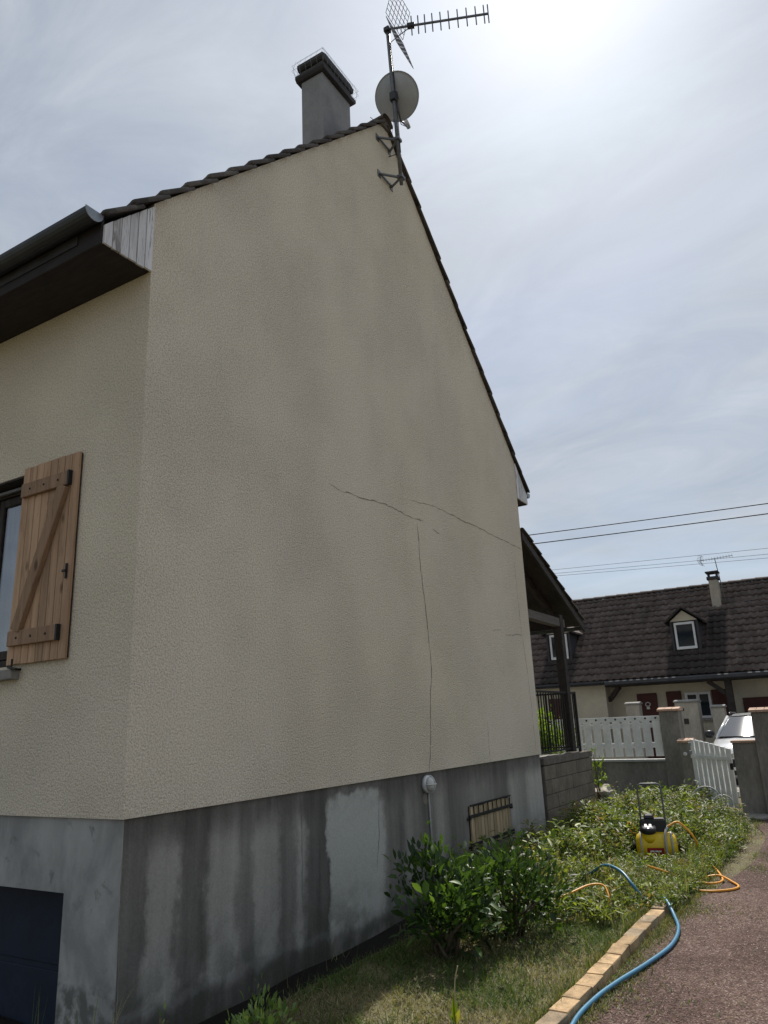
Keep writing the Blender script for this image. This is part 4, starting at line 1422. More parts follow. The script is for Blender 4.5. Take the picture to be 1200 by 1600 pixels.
# doors, shutters, window, garage
dn = MB().box((-1.60, 20.55, .1), (-1.02, 20.612, 2.20)).build('door', 'maroon_paint', nb, bevel=.006)
mb = MB()
for k in range(10):
    t0, t1 = 2 * math.pi * k / 10, 2 * math.pi * (k + 1) / 10
    mb.tube([(-1.30 + .07 * math.cos(t0), 20.542, 1.88 + .06 * math.sin(t0)), (-1.30 + .07 * math.cos(t1), 20.542, 1.88 + .06 * math.sin(t1))], .012, 5)
mb.box((-1.345, 20.536, 1.74), (-1.255, 20.548, 1.80))
mb.build('emblem', 'white_paint', dn)
for a0, a1, z0, z1 in ((-.74, -.32, 1.30, 2.22), (.52, .97, 1.35, 2.20)):
    MB().box((a0, 20.55, z0), (a1, 20.598, z1)).build('shutter', 'maroon_paint', nb, bevel=.006)
wn_ = MB().box((-.22, 20.56, 1.42), (-.15, 20.598, 2.16)).box((.42, 20.56, 1.42), (.49, 20.598, 2.16)).box((-.15, 20.56, 2.09), (.42, 20.598, 2.16)).box((-.15, 20.56, 1.42), (.42, 20.598, 1.49)).box((.09, 20.56, 1.49), (.18, 20.598, 2.09)).build('window', 'white_paint', nb, bevel=.006)
for a0, a1 in ((-.15, .09), (.18, .42)):
    MB().box((a0, 20.585, 1.49), (a1, 20.597, 2.09)).build('pane', 'glass_dark', wn_)
MB().box((-.26, 20.50, 1.35), (.53, 20.598, 1.415)).build('window_sill', 'cement', nb, bevel=.006)
MB().box((1.32, 20.53, .05), (3.9, 20.598, 1.93)).build('garage_door', 'maroon_paint', nb, bevel=.01)
MB().box((-4.2, 19.985, 1.2), (-3.55, 20.018, 2.18)).build('shutter', 'maroon_paint', nb, bevel=.006)
MB().box((-6.4, 19.985, 1.0), (-5.3, 20.018, 2.18)).build('shutter', 'maroon_paint', nb, bevel=.006)


def roof_z(y):
    return EZ + (y - EY) * tn


def dormer(xc, parent):
    y0 = 20.52
    w = .40
    zb, ze, zp = roof_z(y0) - .02, 4.25, 4.60
    yb = EY + (ze - EZ) / tn + .1
    dd = MB().box((xc - w + .06, y0 + .06, zb), (xc + w - .06, y0 + .12, ze)).build('dormer', 'dark_slate', parent)
    for xa in (xc - w, xc + w - .06):
        MB().prism([(y0, zb), (y0, ze), (yb, ze), (yb, ze - .1)], 0, xa, xa + .06).build('cheek', 'dark_slate', dd)
    MB().prism([(xc - w, ze), (xc + w, ze), (xc, zp - .04)], 1, y0 + .02, y0 + .08).build('dormer_gable', 'cream_wall', dd)
    ypk = EY + (zp - EZ) / tn + .15
    for s_ in (-1, 1):
        mb = MB()
        e = .14
        a = Vector((xc, y0 - .12, zp + .03))
        b = Vector((xc + s_ * (w + e), y0 - .12, ze - .05))
        c = Vector((xc + s_ * (w + e), EY + (ze - EZ) / tn + .05, ze - .05))
        d2 = Vector((xc, ypk, zp + .03))
        t_ = Vector((0, 0, .06))
        mb.add([a, b, c, d2, a + t_, b + t_, c + t_, d2 + t_], [(0, 1, 2, 3), (7, 6, 5, 4), (0, 4, 5, 1), (1, 5, 6, 2), (2, 6, 7, 3), (3, 7, 4, 0)])
        mb.build('dormer_roof', 'far_tile', dd)
    ww, z0, z1 = .29, zb + .14, ze - .04
    MB().box((xc - ww, y0 + .0, z0), (xc - ww + .06, y0 + .05, z1)).box((xc + ww - .06, y0 + .0, z0), (xc + ww, y0 + .05, z1)).box((xc - ww + .06, y0, z0), (xc + ww - .06, y0 + .05, z0 + .08)).box((xc - ww + .06, y0, z1 - .07), (xc + ww - .06, y0 + .05, z1)).build('window_frame', 'white_paint', dd, bevel=.006)
    MB().box((xc - ww + .06, y0 + .02, z0 + .08), (xc + ww - .06, y0 + .035, z1 - .07)).build('pane', 'glass_dark', dd)


dormer(.055, nb)
dormer(-3.85, nb)
cz0 = roof_z(22.25)
nc = MB().box((.73, 22.10, cz0 - .3), (1.0, 22.42, 5.62)).build('chimney', 'cream_pillar', nb, bevel=.01)
MB().box((.69, 22.06, 5.62), (1.04, 22.46, 5.72)).build('chimney_crown', 'dark_slate', nc, bevel=.01)
for xx in (.745, .985):
    for yy_ in (22.12, 22.40):
        MB().box((xx - .02, yy_ - .02, 5.72), (xx + .02, yy_ + .02, 5.84)).build('leg', 'dark_slate', nc)
MB().box((.67, 22.04, 5.84), (1.06, 22.48, 5.89)).build('chimney_cap', 'dark_slate', nc, bevel=.008)
an2 = root('tv_antenna', (1.12, 22.3, 5.0), 'small TV antenna on a thin mast beside the far chimney', 'antenna')
MB().tube([(1.12, 22.3, 4.85), (1.0, 22.3, 6.30)], .014, 6).build('mast', 'antenna_metal', an2)
MB().tube([(.55, 22.3, 6.30), (1.55, 22.1, 6.30)], .009, 6).build('boom', 'zinc', an2)
for i in range(11):
    t = i / 10
    p = Vector((.66, 22.28, 6.30)).lerp(Vector((1.54, 22.10, 6.30)), t)
    MB().tube([p - Vector((0, 0, .05)), p + Vector((0, 0, .05))], .006, 5).build('element', 'zinc', an2)
for s_ in (1, -1):
    mb = MB()
    for k in range(4):
        p = Vector((.54 + .02 * k, 22.3, 6.30 + s_ * (.02 + .045 * k)))
        mb.tube([p - Vector((.05, .2, 0)), p + Vector((.05, .2, 0))], .006, 4)
    mb.tube([(.55, 22.3, 6.30), (.62, 22.3, 6.30 + s_ * .17)], .008, 4)
    mb.build('reflector', 'zinc', an2)

# boundary pillars in front of it
pillar('boundary_pillar', -1.46, -1.10, 18.5, 18.85, 1.93, 'slim cream pillar across the street, leftmost of the three', 'cement', 'cream_pillar', 1, 'cream pillars across the street')
bp = pillar('boundary_pillar', -.155, .43, 18.5, 18.95, 1.92, 'wide cream pillar with letter box, middle of the three across the street', 'cement', 'cream_pillar', 1, 'cream pillars across the street')
MB().box((.03, 18.485, 1.30), (.15, 18.50, 1.44)).build('letter_box', 'dark_timber', bp)
MB().box((-.04, 18.49, 1.64), (.07, 18.50, 1.71)).build('plate', 'dark_timber', bp)
pillar('boundary_pillar', 0.74, 1.06, 18.55, 18.87, 1.75, 'slim cream pillar beside the white car across the street', 'cement', 'cream_pillar', 1, 'cream pillars across the street')
bw2 = root('boundary_wall', (-5, 18.6, 0), 'low cream wall left of the cream pillars across the street', 'wall')
MB().box((-14, 18.60, 0), (-1.48, 18.78, .75)).build('wall', 'cream_wall', bw2, bevel=.01)
MB().box((-14, 18.56, .75), (-1.48, 18.82, .80)).build('coping', 'cement', bw2, bevel=.006)

# ------------------------------------------------------------------ white car in front of the far garage
car = root('parked_car', (2.0, 16.5, 0), 'white car facing the gate, partly hidden by the wall pillar', 'car')
CXc, CY = 2.0, 14.45
# stations: y, z_low, half width low, z_belt, half width belt
st = [(0, .32, .58, .60, .62), (.10, .24, .74, .74, .76), (.35, .20, .84, .86, .83), (.9, .20, .88, .98, .87), (1.25, .20, .89, 1.03, .88), (2.2, .20, .89, 1.03, .89), (3.2, .20, .88, 1.04, .88), (3.9, .24, .84, 1.04, .82), (4.15, .34, .74, .95, .74)]
mb = MB()
ring = []
for (yy_, zl, wl, zb, wb) in st:
    pr = [(-wl * .9, zl), (-wl, zl + .12), (-wb - .005, (zl + zb) / 2), (-wb, zb - .08), (-wb * .93, zb), (-wb * .45, zb + .035), (wb * .45, zb + .035), (wb * .93, zb), (wb, zb - .08), (wb + .005, (zl + zb) / 2), (wl, zl + .12), (wl * .9, zl)]
    ring.append([(CXc + x_, CY + yy_, z_) for x_, z_ in pr])
k = len(ring[0])
vs = [p for r_ in ring for p in r_]
fs = [(i * k + j, i * k + (j + 1) % k, (i + 1) * k + (j + 1) % k, (i + 1) * k + j) for i in range(len(ring) - 1) for j in range(k)]
fs += [tuple(range(k - 1, -1, -1)), tuple(range((len(ring) - 1) * k, len(ring) * k))]
mb.add(vs, fs)
body = mb.build('body', 'car_paint', car, True)
# cabin: roof shell and glass
rs = [(1.05, 1.05, .76), (1.85, 1.47, .60), (2.3, 1.52, .60), (3.3, 1.50, .58), (3.95, 1.07, .70)]
mb = MB()
vs = []
for (yy_, z_, w_) in rs[1:4]:
    vs += [(CXc - w_, CY + yy_, z_ - .04), (CXc - w_ * .85, CY + yy_, z_), (CXc, CY + yy_, z_ + .025), (CXc + w_ * .85, CY + yy_, z_), (CXc + w_, CY + yy_, z_ - .04)]
mb.add(vs, [(i * 5 + j, i * 5 + j + 1, (i + 1) * 5 + j + 1, (i + 1) * 5 + j) for i in range(2) for j in range(4)])
mb.build('roof', 'car_paint', car, True)
mb = MB()
N = 6
vs = []
for (yy_, z_, w_, bow) in ((1.02, 1.05, .76, -.13), (1.84, 1.455, .585, -.07)):
    vs += [(CXc + w_ * (2 * i / N - 1), CY + yy_ + bow * (1 - (2 * i / N - 1) ** 2), z_) for i in range(N + 1)]
mb.add(vs, [(i, i + 1, i + N + 2, i + N + 1) for i in range(N)])
mb.build('windscreen', 'glass_dark', car, True)
mb = MB()
mb.add([(CXc - .70, CY + 3.97, 1.07), (CXc + .70, CY + 3.97, 1.07), (CXc + .56, CY + 3.32, 1.46), (CXc - .56, CY + 3.32, 1.46)], [(0, 1, 2, 3)])
mb.build('rear_window', 'glass_dark', car)
for s_ in (-1, 1):
    mb = MB()
    lo3 = [(CXc + s_ * .775, CY + 1.06, 1.04), (CXc + s_ * .80, CY + 2.3, 1.05), (CXc + s_ * .80, CY + 3.1, 1.05), (CXc + s_ * .72, CY + 3.9, 1.07)]
    hi3 = [(CXc + s_ * .60, CY + 1.86, 1.45), (CXc + s_ * .605, CY + 2.3, 1.475), (CXc + s_ * .60, CY + 2.9, 1.47), (CXc + s_ * .575, CY + 3.3, 1.45)]
    mb.add(lo3 + hi3, [(0, 1, 5, 4), (1, 2, 6, 5), (2, 3, 7, 6)])
    mb.build('side_window', 'glass_dark', car)
    MB().tube([(CXc + s_ * .775, CY + 1.03, 1.04), (CXc + s_ * .602, CY + 1.84, 1.462)], .035, 8).build('windscreen_pillar', 'car_paint', car, True)
    MB().tube(spline([(CXc + s_ * .55, CY + 1.95, 1.50), (CXc + s_ * .57, CY + 2.1, 1.55), (CXc + s_ * .57, CY + 3.0, 1.55), (CXc + s_ * .55, CY + 3.2, 1.50)], 4), .018, 6).build('roof_rail', 'black_plastic', car, True)
    bmm = MB().lathe([(.03, -.10), (.075, -.08), (.085, 0), (.075, .08), (.03, .10)], Matrix.Translation((CXc + s_ * .96, CY + 1.25, 1.10)) @ Matrix.Rotation(R(90), 4, 'Y') @ Matrix.Diagonal((1, .6, 1, 1)), 12)
    bmm.build('wing_mirror', 'black_plastic', car, True)
    MB().prism([(.42, .66), (.76, .72), (.74, .80), (.50, .80)] if s_ > 0 else [(-.42, .66), (-.50, .80), (-.74, .80), (-.76, .72)], 1, 0, 0) if False else None
    hl_ = MB().add([(CXc + s_ * .44, CY + .055, .66), (CXc + s_ * .73, CY + .13, .70), (CXc + s_ * .77, CY + .24, .80), (CXc + s_ * .50, CY + .11, .74), (CXc + s_ * .44, CY + .12, .66), (CXc + s_ * .70, CY + .22, .70), (CXc + s_ * .74, CY + .32, .80), (CXc + s_ * .50, CY + .20, .74)],
                   [(0, 1, 2, 3), (7, 6, 5, 4), (0, 4, 5, 1), (1, 5, 6, 2), (2, 6, 7, 3), (3, 7, 4, 0)]).build('headlight', 'headlight_glass', car)
    for wy in (.78, 3.35):
        w_ = MB().lathe([(.20, -.10), (.30, -.10), (.325, -.06), (.325, .06), (.30, .10), (.20, .10)], Matrix.Translation((CXc + s_ * .80, CY + wy, .325)) @ Matrix.Rotation(R(90), 4, 'Y'), 28).build('wheel', 'tyre', car, True)
        MB().lathe([(.20, -.095), (.20, .095)], Matrix.Translation((CXc + s_ * .80, CY + wy, .325)) @ Matrix.Rotation(R(90), 4, 'Y'), 20).build('rim', 'zinc', w_)
MB().box((CXc - .42, CY - .015, .46), (CXc + .42, CY + .04, .62)).build('grille', 'black_plastic', car, bevel=.015)
MB().box((CXc - .55, CY - .01, .30), (CXc + .55, CY + .06, .40)).build('bumper_intake', 'black_plastic', car, bevel=.015)
MB().box((CXc - .26, CY - .03, .40), (CXc + .26, CY - .018, .50)).build('number_plate', 'white_paint', car)


# ------------------------------------------------------------------ overhead wires
def wire(p, q, sag, r, label, grp):
    p, q = Vector(p), Vector(q)
    d = q - p
    p, q = p - d * 3.2, q + d * 3.2
    path = [p.lerp(q, i / 48) - Vector((0, 0, sag * (1 - (2 * i / 48 - 1) ** 2))) for i in range(49)]
    tag(MB().tube(path, r, 6).build('overhead_wire', 'wire_black', None, True), label, 'wire', grp)


wire((-1.949, 13.5, 5.871 + .30), (3.193, 13.5, 5.682 + .30), .30, .011, 'black overhead wire, upper of the near pair', 'wires over the street')
wire((-1.892, 13.5, 5.640 + .30), (3.158, 13.5, 5.468 + .30), .30, .012, 'black overhead wire, lower of the near pair', 'wires over the street')
wire((-2.84, 18, 5.837 + .2), (2.79, 18, 5.60 + .2), .20, .005, 'thin far wire, topmost of three above the tiled roof', 'wires over the street')
wire((-2.853, 18, 5.723 + .2), (2.773, 18, 5.446 + .2), .20, .005, 'thin far wire, middle of three above the tiled roof', 'wires over the street')
wire((-2.861, 18, 5.647 + .2), (2.757, 18, 5.347 + .2), .20, .005, 'thin far wire, lowest of three above the tiled roof', 'wires over the street')
sp_ = [(.6, 20.9, 4.50), (1.6, 19.7, 4.50), (2.8, 18.2, 4.46), (5.5, 15.0, 4.8)]
tag(MB().tube(spline(sp_), .007, 6).build('service_cable', 'wire_black', None, True), 'thin cable running to the far dormer across the roof', 'cable')

# ------------------------------------------------------------------ vegetation
DRY = np.array([[.27, .235, .135], [.37, .33, .20], [.21, .18, .095], [.24, .24, .11]])
GRN = np.array([[.075, .125, .028], [.10, .16, .035], [.055, .10, .025], [.14, .18, .055]])


def ncol_(pal, n, j=.18):
    return pal[rng.integers(0, len(pal), n)] * rng.uniform(1 - j, 1 + j, (n, 1))


# short dry lawn
n = 62000
x_ = rng.uniform(.66, 2.23, n)
y_ = -1.4 + rng.random(n) ** 1.0 * 5.9
keep = (vnoise(x_, y_, 7, 21) + rng.normal(0, .6, n)) > -.55
x_, y_ = x_[keep], y_[keep]
n = len(x_)
grn = (vnoise(x_, y_, 3.2, 8) + rng.normal(0, .35, n) + .35 * (y_ - 2.2)) > -.05
col = np.where(grn[:, None], ncol_(GRN, n), ncol_(DRY, n))
ln = rng.uniform(.02, .065, n) * np.where(grn, 1.25, .9)
d = np.stack([rng.normal(0, .75, n), rng.normal(0, .75, n), np.ones(n) * .7], 1)
V1 = blades(np.stack([x_, y_, gz(x_, y_) - .003], 1), d, ln, rng.uniform(.004, .008, n), col, rng.uniform(-.8, .8, n))
# tufts on the bank and in the trench
n = 900
tx = np.concatenate([rng.uniform(.02, .6, n // 3), rng.uniform(.2, 1.6, n - n // 3)])
ty = np.concatenate([rng.uniform(1., 3.6, n // 3), rng.uniform(-.9, .1, n - n // 3)])
cl_ = (vnoise(tx, ty, 9, 4) > .35)
tx, ty = tx[cl_], ty[cl_]
n = len(tx)
V2 = blades(np.stack([tx, ty, gz(tx, ty) - .01], 1), np.stack([rng.normal(0, .3, n), rng.normal(0, .3, n), np.ones(n)], 1), rng.uniform(.06, .17, n), rng.uniform(.003, .007, n), np.where(rng.random((n, 1)) < .6, ncol_(GRN, n), ncol_(DRY, n)), rng.uniform(-.6, .6, n))
n = 9000
ey = rng.uniform(-1.4, 4.3, n)
ex = 2.215 - np.abs(rng.normal(0, .035, n))
ek = (vnoise(ex * 0, ey, 6, 91) + rng.normal(0, .4, n)) > .1
ex, ey = ex[ek], ey[ek]
n = len(ex)
V3 = blades(np.stack([ex, ey, 0 * ex], 1), np.stack([rng.normal(.35, .5, n), rng.normal(0, .5, n), np.ones(n)], 1), rng.uniform(.04, .11, n), rng.uniform(.004, .008, n), np.where(rng.random((n, 1)) < .5, ncol_(GRN, n), ncol_(DRY, n)), rng.uniform(-.7, .7, n))
lawn = fast('lawn_grass', *join([V1, V2, V3]), 'grass_blade')
tag(lawn, 'short patchy grass turning to straw beside the brick border', 'grass', kind='stuff')

# little weeds and grass in the gravel edge
n = 26000
y_ = rng.uniform(-1.2, 10.0, n)
x_ = 2.34 + np.abs(rng.normal(0, .16, n)) + .35 * np.exp(-((y_ - 6.8) / 2.2) ** 2)
far_ = rng.random(n) < .30
x_ = np.where(far_, 2.4 + rng.random(n) * 2.2, x_)
keep = (vnoise(x_, y_, 4.2, 31) + rng.normal(0, .3, n) + 1.0 * np.exp(-((x_ - 2.34) / .13) ** 2)) > .40
x_, y_ = x_[keep], y_[keep]
n = len(x_)
d = np.stack([rng.normal(0, .8, n), rng.normal(0, .8, n), np.ones(n) * .6], 1)
pa = blades(np.stack([x_, y_, 0 * x_ + .008], 1), d, rng.uniform(.012, .05, n), rng.uniform(.003, .008, n), np.where(rng.random((n, 1)) < .6, ncol_(GRN, n), ncol_(DRY, n)), rng.uniform(-.8, .8, n))
n = 9500
ey = rng.uniform(-1.4, 6.2, n)
ex = 2.35 + np.abs(rng.normal(0, .075, n))
ek = (vnoise(ex * 3, ey, 3.2, 55) + rng.normal(0, .35, n)) > -.1
ex, ey = ex[ek], ey[ek]
n = len(ex)
pb_ = blades(np.stack([ex, ey, 0 * ex + .006], 1), np.stack([rng.normal(.1, .7, n), rng.normal(0, .7, n), np.ones(n) * .8], 1), rng.uniform(.015, .055, n), rng.uniform(.004, .008, n), np.where(rng.random((n, 1)) < .35, ncol_(GRN, n), ncol_(DRY * .85, n)), rng.uniform(-.7, .7, n))
pa = join([pa, pb_])
tag(fast('gravel_weeds', *pa, 'grass_blade'), 'sparse weeds and grass growing in the gravel beside the bricks', 'weeds', kind='stuff')


def weed_patch(px, py, h, lf, pal, per=20, spread=.10):
    """upright leafy weeds: stems with whorled lance leaves"""
    n = len(px)
    k = rng.integers(int(per * .6), int(per * 1.4), n)
    idx = np.repeat(np.arange(n), k)
    m = len(idx)
    t = rng.uniform(.12, 1., m)
    lean = rng.normal(0, .16, (n, 2))
    base = np.stack([px[idx] + lean[idx, 0] * t * h[idx] + rng.normal(0, spread, m) * .4, py[idx] + lean[idx, 1] * t * h[idx] + rng.normal(0, spread, m) * .4, gz(px, py)[idx] + t * h[idx]], 1)
    a = rng.uniform(0, 6.283, m)
    el = rng.uniform(.05, .9, m) * (1.2 - .5 * t) + .15
    d = np.stack([np.cos(a) * np.cos(el), np.sin(a) * np.cos(el), np.sin(el)], 1)
    ln = lf[idx] * rng.uniform(.6, 1.25, m) * (1.1 - .35 * t)
    bc = pal[rng.integers(0, len(pal), n)][idx] * rng.uniform(.75, 1.25, (m, 1))
    bc[:, 0] *= .9 + .35 * t
    bc[:, 1] *= .9 + .25 * t
    L = leaves(base, d, ln, ln * rng.uniform(.24, .42, m), bc, rng.uniform(.0, .3, m)[:, None], .22)
    sx = np.stack([px, py, gz(px, py)], 1)
    sdv = np.concatenate([lean, np.ones((n, 1))], 1)
    St = blades(sx, sdv, h, np.full(n, .007), pal[rng.integers(0, len(pal), n)] * .9, np.zeros(n))
    return join([L, St])


WG = np.array([[.14, .20, .045], [.20, .26, .05], [.075, .13, .035], [.20, .25, .06], [.10, .15, .045], [.20, .17, .07], [.09, .14, .035]])
n = 5600
x_ = rng.uniform(.12, 2.6, n)
y_ = rng.uniform(3.0, 12.0, n)
right = 2.30 + .12 * sst(y_, 3.9, 4.5) + .06 * np.exp(-((y_ - 7.6) / 1.4) ** 2) - .30 * sst(y_, 3.9, 3.0) - .75 * sst(y_, 8.6, 10.2)
left = .15 + .75 * sst(y_, 4.6, 3.0)
left = np.where(y_ > 9.9, -1.2, left)
x_ = np.where(y_ > 9.9, rng.uniform(-1.2, 2.2, n), x_)
keep = (x_ < right + rng.normal(0, .06, n)) & (x_ > left) & ((vnoise(x_, y_, 3, 14) + rng.normal(0, .5, n)) > -.6)
keep &= ~(((x_ - 1.75) ** 2 / .09 + (y_ - 6.08) ** 2 / .10) < 1)
keep &= ~((x_ > 1.5) & (y_ > 10.0) & (rng.random(n) < .85))
keep &= ~((x_ > 2.40) & (y_ < 6.3) & (y_ > 4.6) & (rng.random(n) < .6))
x_, y_ = x_[keep], y_[keep]
h = (.11 + .17 * sst(y_, 3.2, 6.2) + .07 * vnoise(x_, y_, 2.6, 9)) * rng.uniform(.55, 1.45, len(x_)) * (1 - .4 * sst(x_, 2.0, 2.5)) * (.7 + .3 * sst(x_, .1, .9))
h = np.where((np.abs(x_ - 1.75) < .40) & (y_ < 6.1) & (y_ > 4.6), np.minimum(h, .13), h)
h = np.where((x_ > 2.1) & (y_ < 6.4), np.clip(h, .10, .16), h)
h = np.clip(h, .05, .50)
nt_ = 900
cx_ = rng.uniform(.25, 2.1, 46)
cy_ = rng.uniform(4.2, 11.2, 46)
ci = rng.integers(0, 46, nt_)
tx_, ty_ = cx_[ci] + rng.normal(0, .13, nt_), cy_[ci] + rng.normal(0, .16, nt_)
ok = ~((np.abs(tx_ - 1.75) < .5) & (ty_ < 6.35) & (ty_ > 4.3)) & (tx_ < 2.15 - .5 * sst(ty_, 8.8, 10.2)) & (tx_ > .2)
ok &= ~((tx_ > 1.3) & (ty_ < 5.0))
tx_, ty_ = tx_[ok], ty_[ok]
th_ = rng.uniform(.22, .50, len(tx_))
ny_ = 520
by_ = rng.uniform(3.75, 8.2, ny_)
bx_ = 2.27 + rng.normal(0, .07, ny_)
x_, y_, h = np.concatenate([x_, tx_, bx_]), np.concatenate([y_, ty_, by_]), np.concatenate([h, th_, rng.uniform(.06, .17, ny_)])
kind = (vnoise(x_, y_, 2.4, 77) + rng.normal(0, .45, len(x_))) > .25
lf = np.clip(.045 + .17 * h, .05, .125) * rng.uniform(.5, 1.3, len(x_))
pb = rng.random(len(x_)) < .5
va_ = weed_patch(x_[kind], y_[kind], h[kind], lf[kind], WG, 15)
vb_ = weed_patch(x_[~kind], y_[~kind], h[~kind] * .85, lf[~kind] * .72, WG * np.array([.78, .82, .9]), 18)
ng = 9000
gi = rng.integers(0, len(x_), ng)
gx_, gy_ = x_[gi] + rng.normal(0, .05, ng), y_[gi] + rng.normal(0, .05, ng)
gok = ~((np.abs(gx_ - 1.75) < .36) & (gy_ < 6.3) & (gy_ > 5.0))
gx_, gy_ = gx_[gok], gy_[gok]
ng = len(gx_)
vg_ = blades(np.stack([gx_, gy_, gz(gx_, gy_)], 1), np.stack([rng.normal(0, .35, ng), rng.normal(0, .35, ng), np.ones(ng)], 1), rng.uniform(.07, .30, ng), rng.uniform(.004, .009, ng), np.where(rng.random((ng, 1)) < .7, ncol_(WG[:5], ng), ncol_(DRY, ng)), rng.uniform(-.6, .6, ng))
tag(fast('weed_bed', *join([va_, vb_, vg_]), 'weed_leaf'), 'dense bed of green weeds between block wall and driveway', 'weeds', kind='stuff')

# dry stalks standing among the weeds
n = 90
sx = rng.normal(1.45, .22, n)
sy_ = rng.normal(4.4, .3, n)
pa = blades(np.stack([sx, sy_, 0 * sx], 1), np.stack([rng.normal(0, .12, n), rng.normal(0, .12, n), np.ones(n)], 1), rng.uniform(.22, .42, n), np.full(n, .006), ncol_(DRY, n) * 1.1, rng.uniform(-.2, .2, n))
tag(fast('dry_stalks', *pa, 'grass_blade'), 'dry straw stalks standing among the weeds', 'weeds', kind='stuff')


def shrub(name, label, cat, c, rad, zlo, zhi, nleaf, ll, pal, stems, mat='laurel_leaf', grp=None, upright=.5, ratio=.42, clump=26):
    rt_ = root(name, (c[0], c[1], c[2]), label, cat, grp)
    # leaf clumps at branch ends through an uneven crown
    nc_ = clump
    u = rng.normal(0, 1, (nc_, 3))
    u /= np.linalg.norm(u, axis=1, keepdims=True)
    rr_ = rng.uniform(.45, 1.0, (nc_, 1)) ** .6
    cen = u * rr_ * np.array([rad[0], rad[1], (zhi - zlo) / 2]) + np.array([c[0], c[1], c[2] + (zlo + zhi) / 2])
    cen[:, 2] = np.maximum(cen[:, 2], c[2] + zlo * .8)
    idx = rng.integers(0, nc_, nleaf)
    sc = np.array([rad[0], rad[1], (zhi - zlo) / 2]).mean() * .29
    base = cen[idx] + rng.normal(0, sc, (nleaf, 3)) * np.array([1, 1, .8])
    out = base - np.array([c[0], c[1], c[2] + zlo])
    d = norm(out) * .8 + rng.normal(0, .5, (nleaf, 3)) + np.array([0, 0, upright])
    ln = ll * rng.uniform(.35, 1.2, nleaf)
    keep_ = base[:, 2] > c[2] + .01
    base[:, 2] = np.where(keep_, base[:, 2], c[2] + .03)
    sh = rng.uniform(.55, 1.5, (nc_, 1))[idx]
    col = pal[rng.integers(0, len(pal), nleaf)] * sh * rng.uniform(.8, 1.2, (nleaf, 1))
    fast('foliage', *leaves(base, d, ln, ln * ratio * rng.uniform(.8, 1.2, nleaf), col, rng.uniform(0, .35, nleaf)[:, None], .18), mat, rt_)
    for i in range(stems):
        t = cen[rng.integers(0, nc_)]
        b = Vector((c[0] + random.uniform(-.25, .25) * rad[0], c[1] + random.uniform(-.25, .25) * rad[1], c[2] - .03))
        e = Vector(t)
        m_ = b.lerp(e, .5) + Vector((random.uniform(-.03, .03), random.uniform(-.03, .03), .04))
        MB().tube([b, m_, e], [.016, .011, .005], 6).build('stem', 'bark', rt_, True)
    return rt_


LG = np.array([[.030, .062, .018], [.042, .085, .020], [.065, .125, .024], [.024, .05, .018], [.085, .15, .03]])
shrub('laurel_shrub', 'glossy green laurel shrub with bare stems against the basement wall', 'shrub', (1.16, 1.96, 0), (.30, .34), .14, .66, 1500, .105, LG * 1.2, 14)
shrub('laurel_shrub', 'darker laurel shrub right behind the glossy one below the vent', 'shrub', (1.38, 2.66, 0), (.32, .38), .02, .55, 1700, .088, LG * .95, 9)
YG = np.array([[.16, .24, .025], [.2, .28, .03], [.11, .19, .025]])
shrub('hedge_shrub', 'bright yellow-green shrub seen through the black railing', 'shrub', (-1.05, 10.4, .3), (.50, .35), .5, 1.40, 3000, .10, YG * 1.15, 5, 'weed_leaf')
shrub('hedge_shrub', 'yellow-green shrub behind the railing nearer the house wall', 'shrub', (-2.0, 10.6, .3), (.6, .4), .4, 1.35, 2400, .10, YG, 5, 'weed_leaf')
shrub('climbing_weed', 'light green weed sprouting at the end of the block wall', 'plant', (.02, 10.0, .25), (.10, .10), .1, .78, 130, .09, YG, 3, 'weed_leaf')
LP = np.array([[.10, .17, .04], [.16, .24, .06], [.20, .27, .09]])
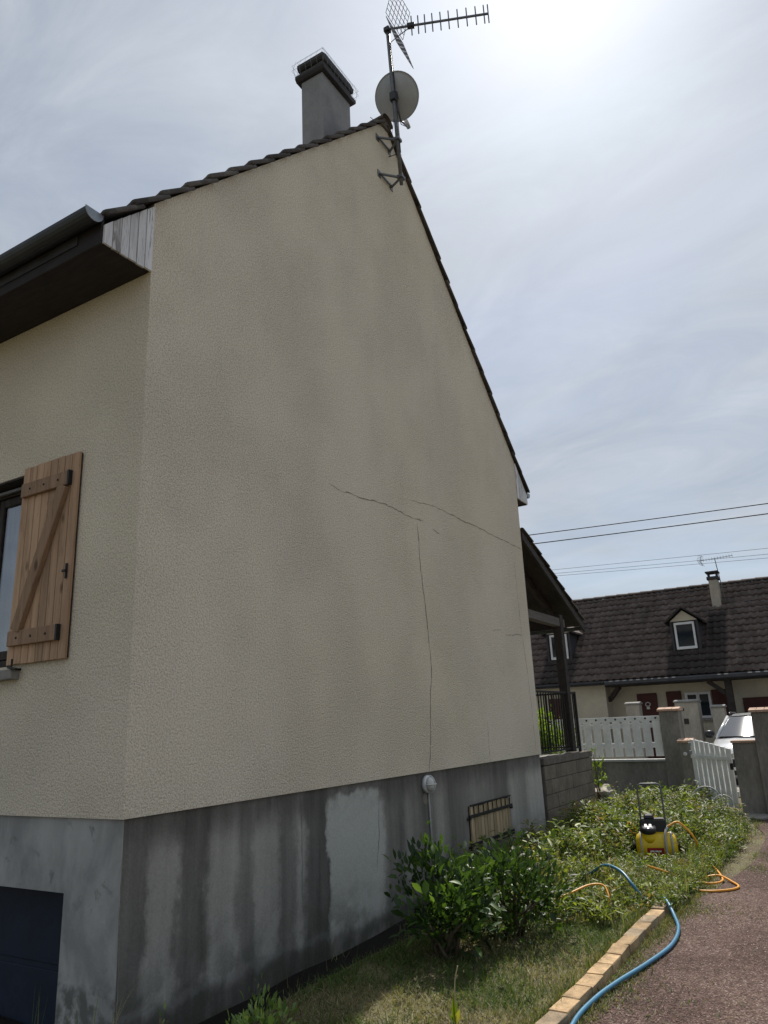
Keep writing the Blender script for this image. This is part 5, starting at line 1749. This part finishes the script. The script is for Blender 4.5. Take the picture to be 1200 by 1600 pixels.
shrub('leafy_sapling', 'bright leafy young shrub at the bottom edge below the damp wall', 'plant', (.87, .25, -.02), (.16, .16), .0, .23, 280, .07, LP * 1.3, 6, 'laurel_leaf', None, 1.2, .34, 14)
shrub('leafy_sprig', 'small pale sprig near the house corner at the bottom edge', 'plant', (.62, -.22, -.02), (.05, .05), .06, .25, 18, .055, LP, 2, 'laurel_leaf', None, 1.0, .32, 5)
# tall single stalk and broad yellow-green leaves on the lawn
pl_ = root('broad_leaf_plant', (1.76, .86, 0), 'single broad yellow-green leaf plant with a pale stalk on the lawn', 'plant')
MB().tube(spline([(1.76, .88, 0), (1.752, .89, .10), (1.755, .90, .20), (1.775, .905, .275)], 5), [.0035] * 16, 6).build('stalk', 'dry_stem', pl_, True)
bs_ = np.array([[1.76, .86, -.01], [1.765, .86, -.01], [1.77, .85, -.01], [1.76, .85, -.01]])
dd_ = np.array([[.02, 0, 1], [.12, .05, 1], [.3, -.2, .7], [-.2, -.2, .8]])
fast('leaf', *leaves(bs_, dd_, np.array([.17, .13, .12, .08]), np.array([.034, .03, .035, .025]), np.array([[.20, .27, .02], [.16, .25, .02], [.30, .30, .06], [.13, .22, .03]]), .03, .2), 'weed_leaf', pl_)
# long grass blades by the garage corner, one tuft each
for i, (x_, y_, z_, hh, cnt, lab) in enumerate(((.16, -.62, -.12, .60, 10, 'thin grass tuft before the dark garage door'), (.30, -.40, -.12, .50, 8, 'bright grass blades at the bottom edge beside the garage opening'), (.36, -.42, -.08, .60, 5, 'dry leaning grass stalks below the house corner'))):
    bs_ = np.tile([x_, y_, z_], (cnt, 1)) + rng.normal(0, .02, (cnt, 3)) * np.array([1, 1, .2])
    dd_ = np.stack([rng.normal(0, .2, cnt) + (.35 if i == 2 else 0), rng.normal(0, .15, cnt) + (.25 if i == 2 else 0), np.ones(cnt)], 1)
    o = fast('grass_tuft', *blades(bs_, dd_, rng.uniform(.6, 1., cnt) * hh, np.full(cnt, .006), ncol_(DRY if i == 2 else np.vstack([GRN * 1.4, DRY]), cnt), rng.uniform(-.25, .25, cnt)), 'grass_blade')
    tag(o, lab, 'grass tuft', 'grass tufts by the garage corner')
